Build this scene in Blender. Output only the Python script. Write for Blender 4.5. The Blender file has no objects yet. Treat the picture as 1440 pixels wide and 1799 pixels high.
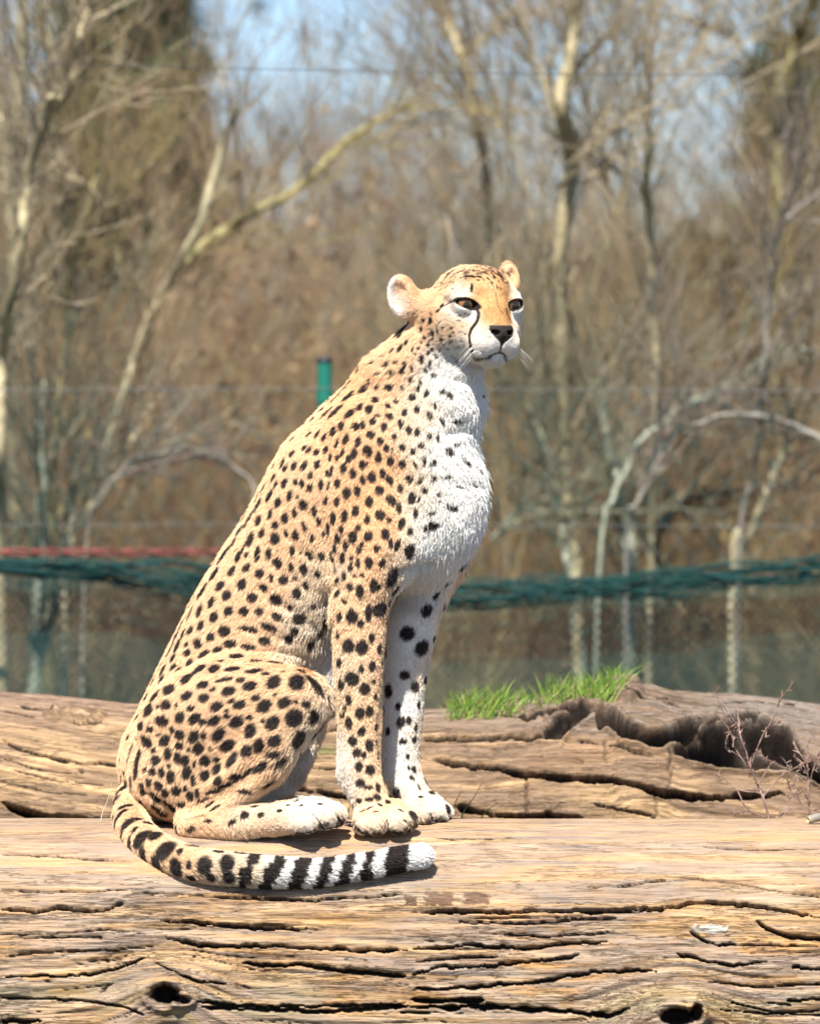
import bpy, math, random
import numpy as np
from mathutils import Vector
from mathutils.bvhtree import BVHTree

random.seed(7)
RS = np.random.RandomState(7)
scene = bpy.context.scene
COL = scene.collection

# ------------------------------------------------------------------ camera, sky, sun, exposure
D = 10.0                      # metres from the lens to the animal
cam_data = bpy.data.cameras.new("camera")
cam = bpy.data.objects.new("camera", cam_data)
COL.objects.link(cam)
cam.location = (0, -D, 0)
cam.rotation_euler = (math.radians(90), 0, 0)
cam_data.sensor_fit = 'VERTICAL'
cam_data.sensor_height = 36.0
cam_data.lens = D / 1.799 * 36.0
cam_data.clip_start = 0.5
cam_data.clip_end = 3000
cam_data.dof.use_dof = True
cam_data.dof.focus_distance = D - 0.07
cam_data.dof.aperture_fstop = 4.6
scene.camera = cam

SUN_EL, SUN_AZ = math.radians(56), math.radians(-13)     # azimuth measured from behind the camera, negative = left
world = bpy.data.worlds.new("World")
scene.world = world
world.use_nodes = True
wn = world.node_tree
for n in list(wn.nodes):
    wn.nodes.remove(n)
sky = wn.nodes.new("ShaderNodeTexSky")
sky.sky_type = 'NISHITA'
sky.sun_disc = False
sky.sun_elevation = SUN_EL
sky.sun_rotation = math.radians(180) - SUN_AZ * -1
sky.air_density = 0.8
sky.dust_density = 0.3
sky.ozone_density = 3.5
bg = wn.nodes.new("ShaderNodeBackground")
bg.inputs['Strength'].default_value = 0.085
wo = wn.nodes.new("ShaderNodeOutputWorld")
wn.links.new(sky.outputs[0], bg.inputs['Color'])
wn.links.new(bg.outputs[0], wo.inputs['Surface'])
# direction towards the sun
SUN_DIR = Vector((math.sin(SUN_AZ) * math.cos(SUN_EL), -math.cos(SUN_AZ) * math.cos(SUN_EL), math.sin(SUN_EL)))
sun_data = bpy.data.lights.new("sun", 'SUN')
sun_data.energy = 5.0
sun_data.angle = math.radians(0.53)
sun_data.color = (1.0, 0.945, 0.86)
sun = bpy.data.objects.new("sun", sun_data)
COL.objects.link(sun)
sun.location = SUN_DIR * 30
sun.rotation_euler = SUN_DIR.to_track_quat('Z', 'Y').to_euler()

scene.view_settings.view_transform = 'Standard'
scene.view_settings.look = 'None'
scene.view_settings.gamma = 1.0
scene.view_settings.use_curve_mapping = False
scene.view_settings.exposure = 0.95
scene.render.engine = 'CYCLES'
scene.cycles.use_denoising = True
scene.cycles.max_bounces = 5
scene.cycles.diffuse_bounces = 3
scene.cycles.glossy_bounces = 2
scene.cycles.transparent_max_bounces = 8
scene.cycles.use_adaptive_sampling = True
scene.cycles.adaptive_threshold = 0.02

# ------------------------------------------------------------------ helpers
# Design drawings are in millimetres on the animal's own plane: x to the right, v downwards; a point of the
# drawing at depth y (metres behind that plane) becomes a place in the world.
def P(px, py, y=0.0):
    s = (D + y) / D
    return np.array([(px - 720) / 1000 * s, y, (900 - py) / 1000 * s])

def drawing(co):
    s = D / (D + co[..., 1])
    return 720 + co[..., 0] * 1000 * s, 900 - co[..., 2] * 1000 * s

def tag(o, label=None, cat=None, group=None, kind=None):
    if label: o['label'] = label
    if cat: o['category'] = cat
    if group: o['group'] = group
    if kind: o['kind'] = kind
    return o

def link(name, data, parent=None):
    o = bpy.data.objects.new(name, data)
    COL.objects.link(o)
    if parent is not None:
        o.parent = parent
        o.matrix_parent_inverse = parent.matrix_world.inverted()
    return o

def empty(name, loc=(0, 0, 0)):
    o = bpy.data.objects.new(name, None)
    o.empty_display_size = 0.1
    COL.objects.link(o)
    o.location = loc
    o.matrix_world.translation = Vector(loc)
    return o

def np_mesh(name, verts, faces, smooth=True):
    """verts (n,3); faces (m,k) array or list of such arrays"""
    if not isinstance(faces, list):
        faces = [faces]
    me = bpy.data.meshes.new(name)
    verts = np.asarray(verts, np.float32)
    me.vertices.add(len(verts))
    me.vertices.foreach_set('co', verts.ravel())
    loops = np.concatenate([f.ravel() for f in faces]).astype(np.int32)
    sizes = np.concatenate([np.full(len(f), f.shape[1], np.int32) for f in faces])
    starts = np.concatenate([[0], np.cumsum(sizes)[:-1]]).astype(np.int32)
    me.loops.add(len(loops))
    me.loops.foreach_set('vertex_index', loops)
    me.polygons.add(len(sizes))
    me.polygons.foreach_set('loop_start', starts)
    me.polygons.foreach_set('loop_total', sizes)
    me.polygons.foreach_set('use_smooth', np.full(len(sizes), smooth, bool))
    me.update(calc_edges=True)
    me.validate()
    return me

def set_color(me, cols, name="Col"):
    a = me.attributes.new(name, 'FLOAT_COLOR', 'POINT')
    c = np.ones((len(cols), 4), np.float32)
    c[:, :3] = cols
    a.data.foreach_set('color', c.ravel())

def smooth01(e0, e1, x):
    t = np.clip((x - e0) / (e1 - e0), 0, 1)
    return t * t * (3 - 2 * t)

_TAB = np.random.RandomState(11).rand(64, 1024).astype(np.float32)
def vn(x, y, seed=0):
    """2D value noise 0..1"""
    x = np.asarray(x, np.float64); y = np.asarray(y, np.float64)
    xi = np.floor(x).astype(np.int64); yi = np.floor(y).astype(np.int64)
    fx = x - xi; fy = y - yi
    fx = fx * fx * (3 - 2 * fx); fy = fy * fy * (3 - 2 * fy)
    row = _TAB[seed % 64]
    def h(a, b):
        k = (a * 374761393 + b * 668265263 + seed * 974711)
        k = (k ^ (k >> 13)) * 1274126177
        return row[((k ^ (k >> 16)) & 1023)]
    a = h(xi, yi); b = h(xi + 1, yi); c = h(xi, yi + 1); d = h(xi + 1, yi + 1)
    return (a * (1 - fx) + b * fx) * (1 - fy) + (c * (1 - fx) + d * fx) * fy

def fbm(x, y, seed=0, octv=4, gain=0.5):
    s = 0; a = 1; t = 0
    for i in range(octv):
        s = s + a * vn(x * 2 ** i, y * 2 ** i, seed + i * 3); t += a; a *= gain
    return s / t

def tube_arrays(pts, rad, sides=6, base=0):
    """one continuous tube along pts"""
    pts = np.asarray(pts, float); rad = np.asarray(rad, float)
    n = len(pts)
    tan = np.gradient(pts, axis=0)
    tan /= np.linalg.norm(tan, axis=1)[:, None] + 1e-9
    ref = np.array([0.31, 0.93, 0.17])
    a = np.cross(tan, ref); a /= np.linalg.norm(a, axis=1)[:, None] + 1e-9
    b = np.cross(tan, a)
    ang = np.arange(sides) * 2 * np.pi / sides
    v = pts[:, None, :] + rad[:, None, None] * (np.cos(ang)[None, :, None] * a[:, None, :] + np.sin(ang)[None, :, None] * b[:, None, :])
    v = v.reshape(-1, 3)
    i = np.arange(n - 1)[:, None] * sides; j = np.arange(sides)[None, :]
    j2 = (j + 1) % sides
    f = np.stack([i + j, i + j2, i + sides + j2, i + sides + j], -1).reshape(-1, 4) + base
    return v, f

def tubes(list_pr, sides=6):
    V = []; F = []; b = 0
    for pts, rad in list_pr:
        v, f = tube_arrays(pts, rad, sides, b)
        V.append(v); F.append(f); b += len(v)
    return np.concatenate(V), np.concatenate(F)

def seg_mesh(A, B, ra, rb, sides=3):
    """many separate straight twig segments at once"""
    A = np.asarray(A); B = np.asarray(B)
    t = B - A; t /= np.linalg.norm(t, axis=1)[:, None] + 1e-9
    a = np.cross(t, np.array([0.31, 0.93, 0.17])); a /= np.linalg.norm(a, axis=1)[:, None] + 1e-9
    b = np.cross(t, a)
    ang = np.arange(sides) * 2 * np.pi / sides
    ring = np.cos(ang)[None, :, None] * a[:, None] + np.sin(ang)[None, :, None] * b[:, None]
    v = np.concatenate([A[:, None] + ring * np.asarray(ra)[:, None, None], B[:, None] + ring * np.asarray(rb)[:, None, None]], 1)
    n = len(A)
    base = np.arange(n)[:, None] * 2 * sides; j = np.arange(sides)[None]; j2 = (j + 1) % sides
    f = np.stack([base + j, base + j2, base + sides + j2, base + sides + j], -1).reshape(-1, 4)
    return v.reshape(-1, 3), f

def resample(pts, n):
    pts = np.asarray(pts, float)
    m = len(pts)
    if m == 2:
        t = np.linspace(0, 1, n)[:, None]
        return pts[0] * (1 - t) + pts[1] * t
    # Catmull-Rom
    ext = np.vstack([2 * pts[0] - pts[1], pts, 2 * pts[-1] - pts[-2]])
    u = np.linspace(0, m - 1 - 1e-6, n); i = u.astype(int); f = (u - i)[:, None]
    p0, p1, p2, p3 = ext[i], ext[i + 1], ext[i + 2], ext[i + 3]
    return 0.5 * (2 * p1 + (p2 - p0) * f + (2 * p0 - 5 * p1 + 4 * p2 - p3) * f ** 2 + (3 * p1 - p0 - 3 * p2 + p3) * f ** 3)

# ------------------------------------------------------------------ node material helpers
def mat(name, base=(0.5, 0.5, 0.5), rough=0.8, attr=None, noise=None, bump=None, spec=0.3, backlit=0.0, vary=None):
    m = bpy.data.materials.new(name)
    m.use_nodes = True
    nt = m.node_tree; N = nt.nodes; L = nt.links
    p = N['Principled BSDF']
    p.inputs['Roughness'].default_value = rough
    p.inputs['Specular IOR Level'].default_value = spec
    col = None
    if attr:
        a = N.new('ShaderNodeAttribute'); a.attribute_name = attr; col = a.outputs['Color']
    if noise:      # (scale xyz, colour a, colour b, detail)
        tc = N.new('ShaderNodeTexCoord'); mp = N.new('ShaderNodeMapping'); mp.inputs['Scale'].default_value = noise[0]
        nz = N.new('ShaderNodeTexNoise'); nz.inputs['Scale'].default_value = 1.0; nz.inputs['Detail'].default_value = noise[3]
        nz.inputs['Roughness'].default_value = 0.65
        L.new(tc.outputs['Object'], mp.inputs[0]); L.new(mp.outputs[0], nz.inputs['Vector'])
        rp = N.new('ShaderNodeValToRGB')
        rp.color_ramp.elements[0].position = 0.35; rp.color_ramp.elements[1].position = 0.65
        rp.color_ramp.elements[0].color = (*noise[1], 1); rp.color_ramp.elements[1].color = (*noise[2], 1)
        L.new(nz.outputs['Fac'], rp.inputs[0])
        if col is not None:
            mx = N.new('ShaderNodeMix'); mx.data_type = 'RGBA'; mx.blend_type = 'MULTIPLY'; mx.inputs[0].default_value = 1.0
            L.new(col, mx.inputs[6]); L.new(rp.outputs[0], mx.inputs[7]); col = mx.outputs[2]
        else:
            col = rp.outputs[0]
    if vary:      # every object of the kind a slightly different tone
        oi = N.new('ShaderNodeObjectInfo')
        rv = N.new('ShaderNodeValToRGB')
        els = rv.color_ramp.elements
        els[0].color = (*vary[0], 1); els[1].color = (*vary[-1], 1)
        for k, c in enumerate(vary[1:-1]):
            e = els.new((k + 1) / (len(vary) - 1)); e.color = (*c, 1)
        L.new(oi.outputs['Random'], rv.inputs[0])
        if col is not None:
            mx = N.new('ShaderNodeMix'); mx.data_type = 'RGBA'; mx.blend_type = 'MULTIPLY'; mx.inputs[0].default_value = 1.0
            L.new(col, mx.inputs[6]); L.new(rv.outputs[0], mx.inputs[7]); col = mx.outputs[2]
        else:
            col = rv.outputs[0]
    if col is not None:
        L.new(col, p.inputs['Base Color'])
    else:
        p.inputs['Base Color'].default_value = (*base, 1)
    if bump:       # (scale xyz, strength, distance, detail)
        tc = N.new('ShaderNodeTexCoord'); mp = N.new('ShaderNodeMapping'); mp.inputs['Scale'].default_value = bump[0]
        nz = N.new('ShaderNodeTexNoise'); nz.inputs['Scale'].default_value = 1.0; nz.inputs['Detail'].default_value = bump[3]
        L.new(tc.outputs['Object'], mp.inputs[0]); L.new(mp.outputs[0], nz.inputs['Vector'])
        b = N.new('ShaderNodeBump'); b.inputs['Strength'].default_value = bump[1]; b.inputs['Distance'].default_value = bump[2]
        L.new(nz.outputs['Fac'], b.inputs['Height']); L.new(b.outputs[0], p.inputs['Normal'])
    if backlit:
        tr = N.new('ShaderNodeBsdfTranslucent'); mxs = N.new('ShaderNodeMixShader'); mxs.inputs[0].default_value = backlit
        if col is not None: L.new(col, tr.inputs[0])
        else: tr.inputs[0].default_value = (*base, 1)
        L.new(p.outputs[0], mxs.inputs[1]); L.new(tr.outputs[0], mxs.inputs[2])
        L.new(mxs.outputs[0], N['Material Output'].inputs['Surface'])
    return m
# ------------------------------------------------------------------ large structure: ground and hillside
def ground_z(x, y):
    z = -1.33 + 0.0 * x
    z = z + 0.9 * smooth01(9, 26, y) + 2.3 * smooth01(22, 60, y) + 3.0 * smooth01(60, 200, y)
    z = z + 0.12 * (fbm(x / 1.7 + 5, y / 1.7 + 9, 3, 3) - 0.5) * smooth01(1.5, 6, y + 0 * x) + 0.05 * (fbm(x / 0.35, y / 0.35, 6, 2) - 0.5)
    return z

def build_ground():
    xs = np.concatenate([np.linspace(-1500, -40, 14), np.linspace(-36, -9, 22), np.linspace(-8.5, 8.5, 120), np.linspace(9, 36, 22), np.linspace(40, 1500, 14)])
    ys = np.concatenate([np.linspace(-60, -12, 12), np.linspace(-11, 30, 240), np.linspace(31, 80, 40), np.linspace(90, 2500, 20)])
    X, Y = np.meshgrid(xs, ys, indexing='ij')
    Z = ground_z(X, Y)
    V = np.stack([X, Y, Z], -1).reshape(-1, 3)
    n, m = X.shape
    i = (np.arange(n - 1)[:, None] * m + np.arange(m - 1)[None]).ravel()
    F = np.stack([i, i + m, i + m + 1, i + 1], -1)
    me = np_mesh("ground", V, F)
    g = fbm(X / 0.6, Y / 0.6, 21, 4).ravel(); g2 = fbm(X / 0.15, Y / 0.15, 25, 3).ravel()
    litter = np.array([0.060, 0.038, 0.025]); soil = np.array([0.022, 0.016, 0.012]); green = np.array([0.055, 0.085, 0.03])
    c = soil[None] + (litter - soil)[None] * smooth01(0.35, 0.6, g2)[:, None]
    k = smooth01(0.5, 0.62, g)[:, None] * (0.8 * smooth01(10, 5, Y.ravel()))[:, None]
    c = c * (1 - k) + green * k
    set_color(me, c)
    o = link("ground", me)
    me.materials.append(mat("leaf_litter_ground", attr="Col", rough=0.95, noise=((9, 9, 9), (0.55, 0.5, 0.45), (1.25, 1.2, 1.15), 6), bump=((30, 30, 30), 0.6, 0.03, 5)))
    tag(o, kind='structure')
build_ground()
# ------------------------------------------------------------------ the two fallen trunks
def poly(s):
    a = np.array([float(t) for t in s.replace('-', ' ').split()]).reshape(-1, 2)
    return a[:, 0], a[:, 1]

def apply_cracks(h, dark, X, Yw, cracks, seed=0, jag=1.0, deep=1.7):
    """carve x-monotone cracks: h in metres, dark 0..1 = rotten wood plus shade painted inside"""
    for k, (pts, width, depth) in enumerate(cracks):
        xs, ys = pts
        lo, hi = xs.min(), xs.max()
        sel = (X > lo - 2) & (X < hi + 2) & (Yw > ys.min() - width * 3 - 8) & (Yw < ys.max() + width * 3 + 8)
        if not sel.any():
            continue
        x = X[sel]; y = Yw[sel]
        steps = (vn(np.floor(x / 5.0 + k), k * 7.3 + np.zeros_like(x), seed + 3) - 0.5) * 1.1 * jag * min(1.0, (width / 6.0) ** 2) + (vn(np.floor(x / 11.0 + k * .37), k * 3.3 + np.zeros_like(x), seed + 8) - 0.5) * 3.6 * min(1.0, (width / 5.0) ** 2) * jag
        yl = np.interp(x, xs, ys) + steps + (fbm(x / 26.0, np.full_like(x, k * 3.1), seed + 9, 3) - 0.5) * 5 * jag
        t = (x - lo) / (hi - lo)
        w = width * (0.35 + 0.95 * vn(x / 22.0 + k * 5, np.full_like(x, k * 1.7), seed + 5)) * smooth01(0, 0.07, t) * smooth01(1, 0.93, t) + 0.05
        w = np.maximum(w, 1.5 * smooth01(0, 0.03, t) * smooth01(1, 0.97, t) + 0.05)
        d = y - yl                                    # + is below the line
        prof = smooth01(-0.75, -0.1, d / w) * (1 - smooth01(0.25, 0.95, d / w))
        hh = h[sel] - prof * depth * deep
        # the lip above stands slightly proud
        hh += 0.07 * depth * np.exp(-((d + w * 1.6) / (w * 1.5 + 1)) ** 2)
        h[sel] = hh
        dk = dark[sel]
        dark[sel] = np.maximum(dk, smooth01(0.12, 0.55, prof))

def superellipse(th, a, b, n):
    s = np.sin(th); c = np.cos(th)
    return -a * np.sign(s) * np.abs(s) ** (2 / n), b * np.sign(c) * np.abs(c) ** (2 / n)

def log_grid(x_fine, dx, th_lo, th_hi, n_fine, a, b, n, x_end):
    """returns x array, and the cross-section (y,z) with outward normals sampled evenly by arc length"""
    xs = np.concatenate([np.linspace(-x_end, -x_fine, 60, endpoint=False), np.arange(-x_fine, x_fine, dx), np.linspace(x_fine, x_end, 60)])
    th = np.linspace(-np.pi, np.pi, 20001)
    y, z = superellipse(th, a, b, n)
    s = np.concatenate([[0], np.cumsum(np.hypot(np.diff(y), np.diff(z)))])
    s_lo = np.interp(th_lo, th, s); s_hi = np.interp(th_hi, th, s)
    ss = np.concatenate([np.linspace(0, s_lo, 40, endpoint=False), np.linspace(s_lo, s_hi, n_fine, endpoint=False), np.linspace(s_hi, s[-1], 40)])
    yy = np.interp(ss, s, y); zz = np.interp(ss, s, z)
    ny = np.gradient(zz, ss); nz = -np.gradient(yy, ss)
    k = np.hypot(ny, nz); ny, nz = ny / k, nz / k
    flip = np.sign((ny * yy + nz * zz).mean())
    return xs, yy, zz, ny * flip, nz * flip

def log_mesh(name, xs, Y, Z, cols, wear):
    n, m = Y.shape
    V = np.stack([np.broadcast_to(xs[:, None], Y.shape), Y, Z], -1).reshape(-1, 3)
    i = (np.arange(n - 1)[:, None] * m + np.arange(m - 1)[None]).ravel()
    F = np.stack([i, i + 1, i + m + 1, i + m], -1)
    # sawn ends
    V = np.concatenate([V, [[xs[0] , Y[0].mean(), Z[0].mean()]], [[xs[-1], Y[-1].mean(), Z[-1].mean()]]])
    c0 = n * m; j = np.arange(m - 1)
    T1 = np.stack([np.full(m - 1, c0), j + 1, j], -1); T2 = np.stack([np.full(m - 1, c0 + 1), (n - 1) * m + j, (n - 1) * m + j + 1], -1)
    me = np_mesh(name, V, [F, T1, T2])
    set_color(me, np.concatenate([cols.reshape(-1, 3), [[0.3, 0.2, 0.12]] * 2]))
    a = me.attributes.new('Wear', 'FLOAT', 'POINT'); a.data.foreach_set('value', np.concatenate([np.broadcast_to(wear, Y.shape).ravel(), [.5, .5]]).astype(np.float32))
    return me

def wood_material():
    m = mat("weathered_oak", attr="Col", rough=0.82, spec=0.2, noise=((11, 120, 150), (0.80, 0.78, 0.75), (1.14, 1.14, 1.13), 9), bump=((16, 260, 330), 0.6, 0.0035, 7))
    nt = m.node_tree; N = nt.nodes; L = nt.links; p = N['Principled BSDF']
    col = p.inputs['Base Color'].links[0].from_socket
    tc = N.new('ShaderNodeTexCoord')
    def nz(scale, detail, rough=.6, dist=0):
        mp = N.new('ShaderNodeMapping'); mp.inputs['Scale'].default_value = scale
        n = N.new('ShaderNodeTexNoise'); n.inputs['Scale'].default_value = 1; n.inputs['Detail'].default_value = detail; n.inputs['Roughness'].default_value = rough; n.inputs['Distortion'].default_value = dist
        L.new(tc.outputs['Object'], mp.inputs[0]); L.new(mp.outputs[0], n.inputs['Vector']); return n.outputs['Fac']
    def ramp(src, stops):
        r = N.new('ShaderNodeValToRGB'); e = r.color_ramp.elements
        e[0].position, e[1].position = stops[0][0], stops[-1][0]
        e[0].color = (stops[0][1],) * 3 + (1,); e[1].color = (stops[-1][1],) * 3 + (1,)
        for pos, v in stops[1:-1]:
            k = e.new(pos); k.color = (v, v, v, 1)
        L.new(src, r.inputs[0]); return r.outputs[0]
    # hair cracks: thin level lines of a stretched noise, only in patches
    line = ramp(nz((7, 95, 120), 7, .62, .25), [(0.485, 0), (0.497, 1), (0.503, 1), (0.515, 0)])
    line2 = ramp(nz((14, 190, 240), 6, .6, .1), [(0.475, 0), (0.497, 1), (0.503, 1), (0.525, 0)])
    patch = ramp(nz((3.2, 17, 21), 4), [(0.46, 0.12), (0.58, 1.0)])
    patch2 = ramp(nz((5.5, 26, 30), 4), [(0.50, 0.0), (0.60, 0.8)])
    def mth(op, a, b):
        k = N.new('ShaderNodeMath'); k.operation = op
        for q, v in enumerate((a, b)):
            if isinstance(v, (int, float)): k.inputs[q].default_value = v
            else: L.new(v, k.inputs[q])
        return k.outputs[0]
    crack = mth('MAXIMUM', mth('MULTIPLY', line, patch), mth('MULTIPLY', line2, patch2))
    mx = N.new('ShaderNodeMix'); mx.data_type = 'RGBA'; mx.blend_type = 'MIX'
    wa = N.new('ShaderNodeAttribute'); wa.attribute_name = 'Wear'
    crack = mth('MULTIPLY', crack, wa.outputs['Fac'])
    L.new(mth('MULTIPLY', crack, 0.8), mx.inputs[0]); L.new(col, mx.inputs[6]); mx.inputs[7].default_value = (0.045, 0.028, 0.018, 1)
    # grit and pits
    pit = ramp(nz((170, 260, 260), 2), [(0.70, 0), (0.76, 1)])
    mx2 = N.new('ShaderNodeMix'); mx2.data_type = 'RGBA'
    L.new(mth('MULTIPLY', pit, 0.45), mx2.inputs[0]); L.new(mx.outputs[2], mx2.inputs[6]); mx2.inputs[7].default_value = (0.10, 0.07, 0.05, 1)
    L.new(mx2.outputs[2], p.inputs['Base Color'])
    b = N.new('ShaderNodeBump'); b.inputs['Strength'].default_value = 0.8; b.inputs['Distance'].default_value = 0.004; b.invert = True
    L.new(crack, b.inputs['Height']); L.new(p.inputs['Normal'].links[0].from_socket, b.inputs['Normal']); L.new(b.outputs[0], p.inputs['Normal'])
    return m
WOOD = wood_material()


FL_YC, FL_A, FL_B, FL_N = 0.05, 0.375, 0.42, 3.5      # cross section of the front log
FL_CREST = -0.546

def front_log_top(y):
    t = np.clip(np.abs(y - FL_YC) / FL_A, 0, 0.999)
    return FL_CREST - FL_B + FL_B * (1 - t ** FL_N) ** (1 / FL_N)

def mixc(c, col, k):
    return c + (np.array(col)[None, None] - c) * k[..., None]

def build_front_log():
    xs, yy, zz, ny, nz = log_grid(0.79, 0.0023, -0.35, 1.60, 430, FL_A, FL_B, FL_N, 2.1)
    n, m = len(xs), len(yy)
    X0 = np.broadcast_to(xs[:, None], (n, m))
    wob = 0.010 * (fbm(X0 / 0.45, zz[None] / 0.5 + 3, 31, 2) - 0.5)
    Y0 = FL_YC + yy[None] * 1 + wob * 0; Z0 = FL_CREST - FL_B + zz[None] + np.zeros((n, m)); Y0 = Y0 + np.zeros((n, m))
    s = D / (D + Y0)
    PX = 720 + X0 * 1000 * s; PY = 900 - Z0 * 1000 * s
    ARC = np.concatenate([[0], np.cumsum(np.hypot(np.diff(yy), np.diff(zz)))])[None] * 1000 + np.zeros((n, m))   # mm around
    k1 = np.exp(-((PX - 297) / 85) ** 2 - ((PY - 1750) / 75) ** 2)
    k2 = np.exp(-((PX - 1180) / 105) ** 2 - ((PY - 1790) / 95) ** 2)
    W = ARC + 48 * k1 + 75 * k2 + 16 * np.sin(PX / 260.0 + 0.6) * smooth01(1590, 1700, PY) + 10 * (fbm(PX / 300, ARC / 160, 40, 2) - 0.5)
    WY = PY + 0 * PX
    rough = smooth01(1548, 1625, PY + 26 * (fbm(PX / 120, PY / 30, 44, 3) - .5) + 26 * smooth01(760, 500, PX))
    rough = np.clip(rough * 0.9 + 0.12, 0, 1)
    h = 0.016 * (fbm(PX / 420, ARC / 190, 50, 3) - 0.5)
    h += 0.014 * np.exp(-((PX - 297) / 75) ** 2 - ((PY - 1742) / 60) ** 2) + 0.022 * np.exp(-((PX - 1180) / 95) ** 2 - ((PY - 1775) / 70) ** 2)
    # grain ridges following W
    g1 = fbm(PX / 190, W / 11, 61, 3); g2 = fbm(PX / 80, W / 4.2, 65, 3); g3 = fbm(PX / 36, W / 1.9, 69, 2)
    h += (0.0022 * (g1 - .5) + 0.0016 * (g2 - .5)) * (0.45 + rough) + 0.0007 * (g3 - .5)
    # plates that have lifted and broken along the grain
    t1 = fbm(np.floor(PX / 5) * 5 / 260 + 0.10 * vn(PX / 9, W / 3, 2), W / 19, 71, 3) * 7
    pl = np.floor(t1); fr = t1 - pl
    h += 0.0017 * rough * (pl - 4 + smooth01(0.60, 1.0, fr))
    t2 = fbm(np.floor(PX / 4) * 4 / 160, W / 9, 75, 3) * 6
    h += 0.0006 * rough * (np.floor(t2) - 3)
    # random fine splits along the grain
    sp = np.abs(fbm(PX / 300, W / 13, 81, 3) - 0.5)
    gate = smooth01(0.62, 0.74, vn(PX / 70, W / 20, 83))
    split = (1 - smooth01(0.0, 0.020, sp)) * gate * rough
    sp2 = np.abs(fbm(PX / 200 + 8, W / 7, 86, 2) - 0.5)
    gate2 = smooth01(0.66, 0.76, vn(PX / 40, W / 9, 88))
    split2 = (1 - smooth01(0.0, 0.034, sp2)) * gate2 * 0.7
    h -= 0.006 * split + 0.0026 * split2 * (0.2 + rough)
    dark = 0.8 * split + 0.5 * split2 * rough
    cr = [("0 1597 70 1599 100 1592 130 1596 165 1598 200 1592 225 1580", 4, .010), ("0 1561 60 1563 130 1566 230 1562", 3, .006),
          ("225 1566 400 1575 550 1580 720 1570", 4, .006), ("280 1615 400 1625 450 1630 545 1630", 5, .009),
          ("285 1645 350 1660 440 1662 500 1664 590 1667 650 1671 720 1668", 5, .010), ("420 1690 480 1697 530 1695 600 1705 720 1716", 7, .013),
          ("0 1715 125 1714 175 1710 225 1695 262 1680", 4, .009), ("270 1690 320 1715 350 1725 400 1729", 4, .008),
          ("0 1755 100 1755 165 1762 215 1770 258 1786", 4, .008), ("340 1757 370 1762 450 1770 590 1768 720 1765", 5, .010),
          ("0 1795 75 1796", 6, .012), ("350 1770 480 1775 575 1777 720 1767", 7, .012), ("0 1500 40 1501 130 1506 200 1512", 2.5, .004),
          ("0 1640 90 1640 190 1632 262 1640", 2.5, .004), ("0 1680 100 1672 200 1668 270 1662", 2.5, .004),
          ("720 1602 895 1601 1020 1599 1145 1594 1190 1592 1212 1584 1270 1585 1320 1590 1380 1600 1450 1613", 5, .013),
          ("1010 1602 1080 1600 1170 1597", 6, .012), ("1030 1557 1100 1555 1135 1547 1172 1546", 4, .006), ("1190 1540 1260 1546 1340 1560 1450 1577", 2.5, .004),
          ("720 1667 820 1660 920 1667 1000 1657 1070 1655", 5, .010), ("720 1715 770 1700 870 1697 970 1685 1025 1679", 5, .009),
          ("720 1740 820 1735 870 1730 945 1727 1000 1715 1060 1707 1120 1705 1158 1711", 6, .011), ("720 1754 770 1759 852 1756", 9, .015),
          ("720 1770 845 1770 920 1773 1000 1778 1070 1785 1110 1771", 9, .016), ("1210 1637 1240 1655 1270 1662 1297 1660", 5, .008),
          ("1325 1615 1345 1632 1390 1645 1450 1652", 6, .009), ("1185 1675 1245 1692 1290 1697 1347 1690", 5, .009),
          ("1380 1760 1450 1754", 5, .009), ("1388 1701 1450 1703", 7, .010), ("1080 1450 1180 1452 1300 1449", 2, .003), ("760 1475 830 1478 905 1474", 2.5, .004),
          ("1230 1487 1330 1492 1440 1490", 2, .003), ("800 1618 900 1622 1000 1617 1090 1612", 4, .006), ("860 1640 960 1645 1080 1638", 3, .005),
          ("730 1690 800 1683 880 1680", 3, .006), ("1240 1725 1330 1735 1440 1730", 3, .006), ("1260 1775 1340 1780 1440 1777", 3, .006)]
    apply_cracks(h, dark, PX, WY, [(poly(a), w, d) for a, w, d in cr], 5, 1.0)
    rs = np.random.RandomState(5)
    for q in range(12):          # random long hairline splits
        x0 = rs.uniform(-60, 1480); y0 = rs.choice([rs.uniform(1610, 1800), rs.uniform(1460, 1800)], p=[.75, .25]); L = rs.uniform(40, 200)
        px = np.array([x0, x0 + L * .5, x0 + L])
        # follow the grain: lines of equal W
        def lift(px, py): return -(40 * np.exp(-((px - 297) / 85) ** 2 - ((py - 1750) / 75) ** 2) + 62 * np.exp(-((px - 1180) / 105) ** 2 - ((py - 1790) / 95) ** 2))
        py = y0 + lift(px, y0)
        apply_cracks(h, dark, PX, WY, [((px, py), rs.uniform(1.6, 3.2), rs.uniform(.003, .009))], 100 + q, 0.5)
    # knot holes
    for (kx, ky, rx, ry, dp) in ((290, 1748, 27, 19, .05), (318, 1757, 18, 8, .02), (1188, 1786, 32, 17, .05), (1222, 1779, 12, 16, .03)):
        d = np.sqrt(((PX - kx) / rx) ** 2 + ((PY - ky) / ry) ** 2) + 0.35 * (fbm(PX / 9, PY / 9, 91, 3) - 0.5)
        h -= dp * (1 - smooth01(0.62, 1.0, d)); h += 0.007 * np.exp(-((d - 1.35) / 0.35) ** 2)
        dark = np.maximum(dark, 1 - smooth01(0.7, 1.05, d))
    # flaked patches near the tail tip
    patch = np.zeros_like(h)
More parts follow.
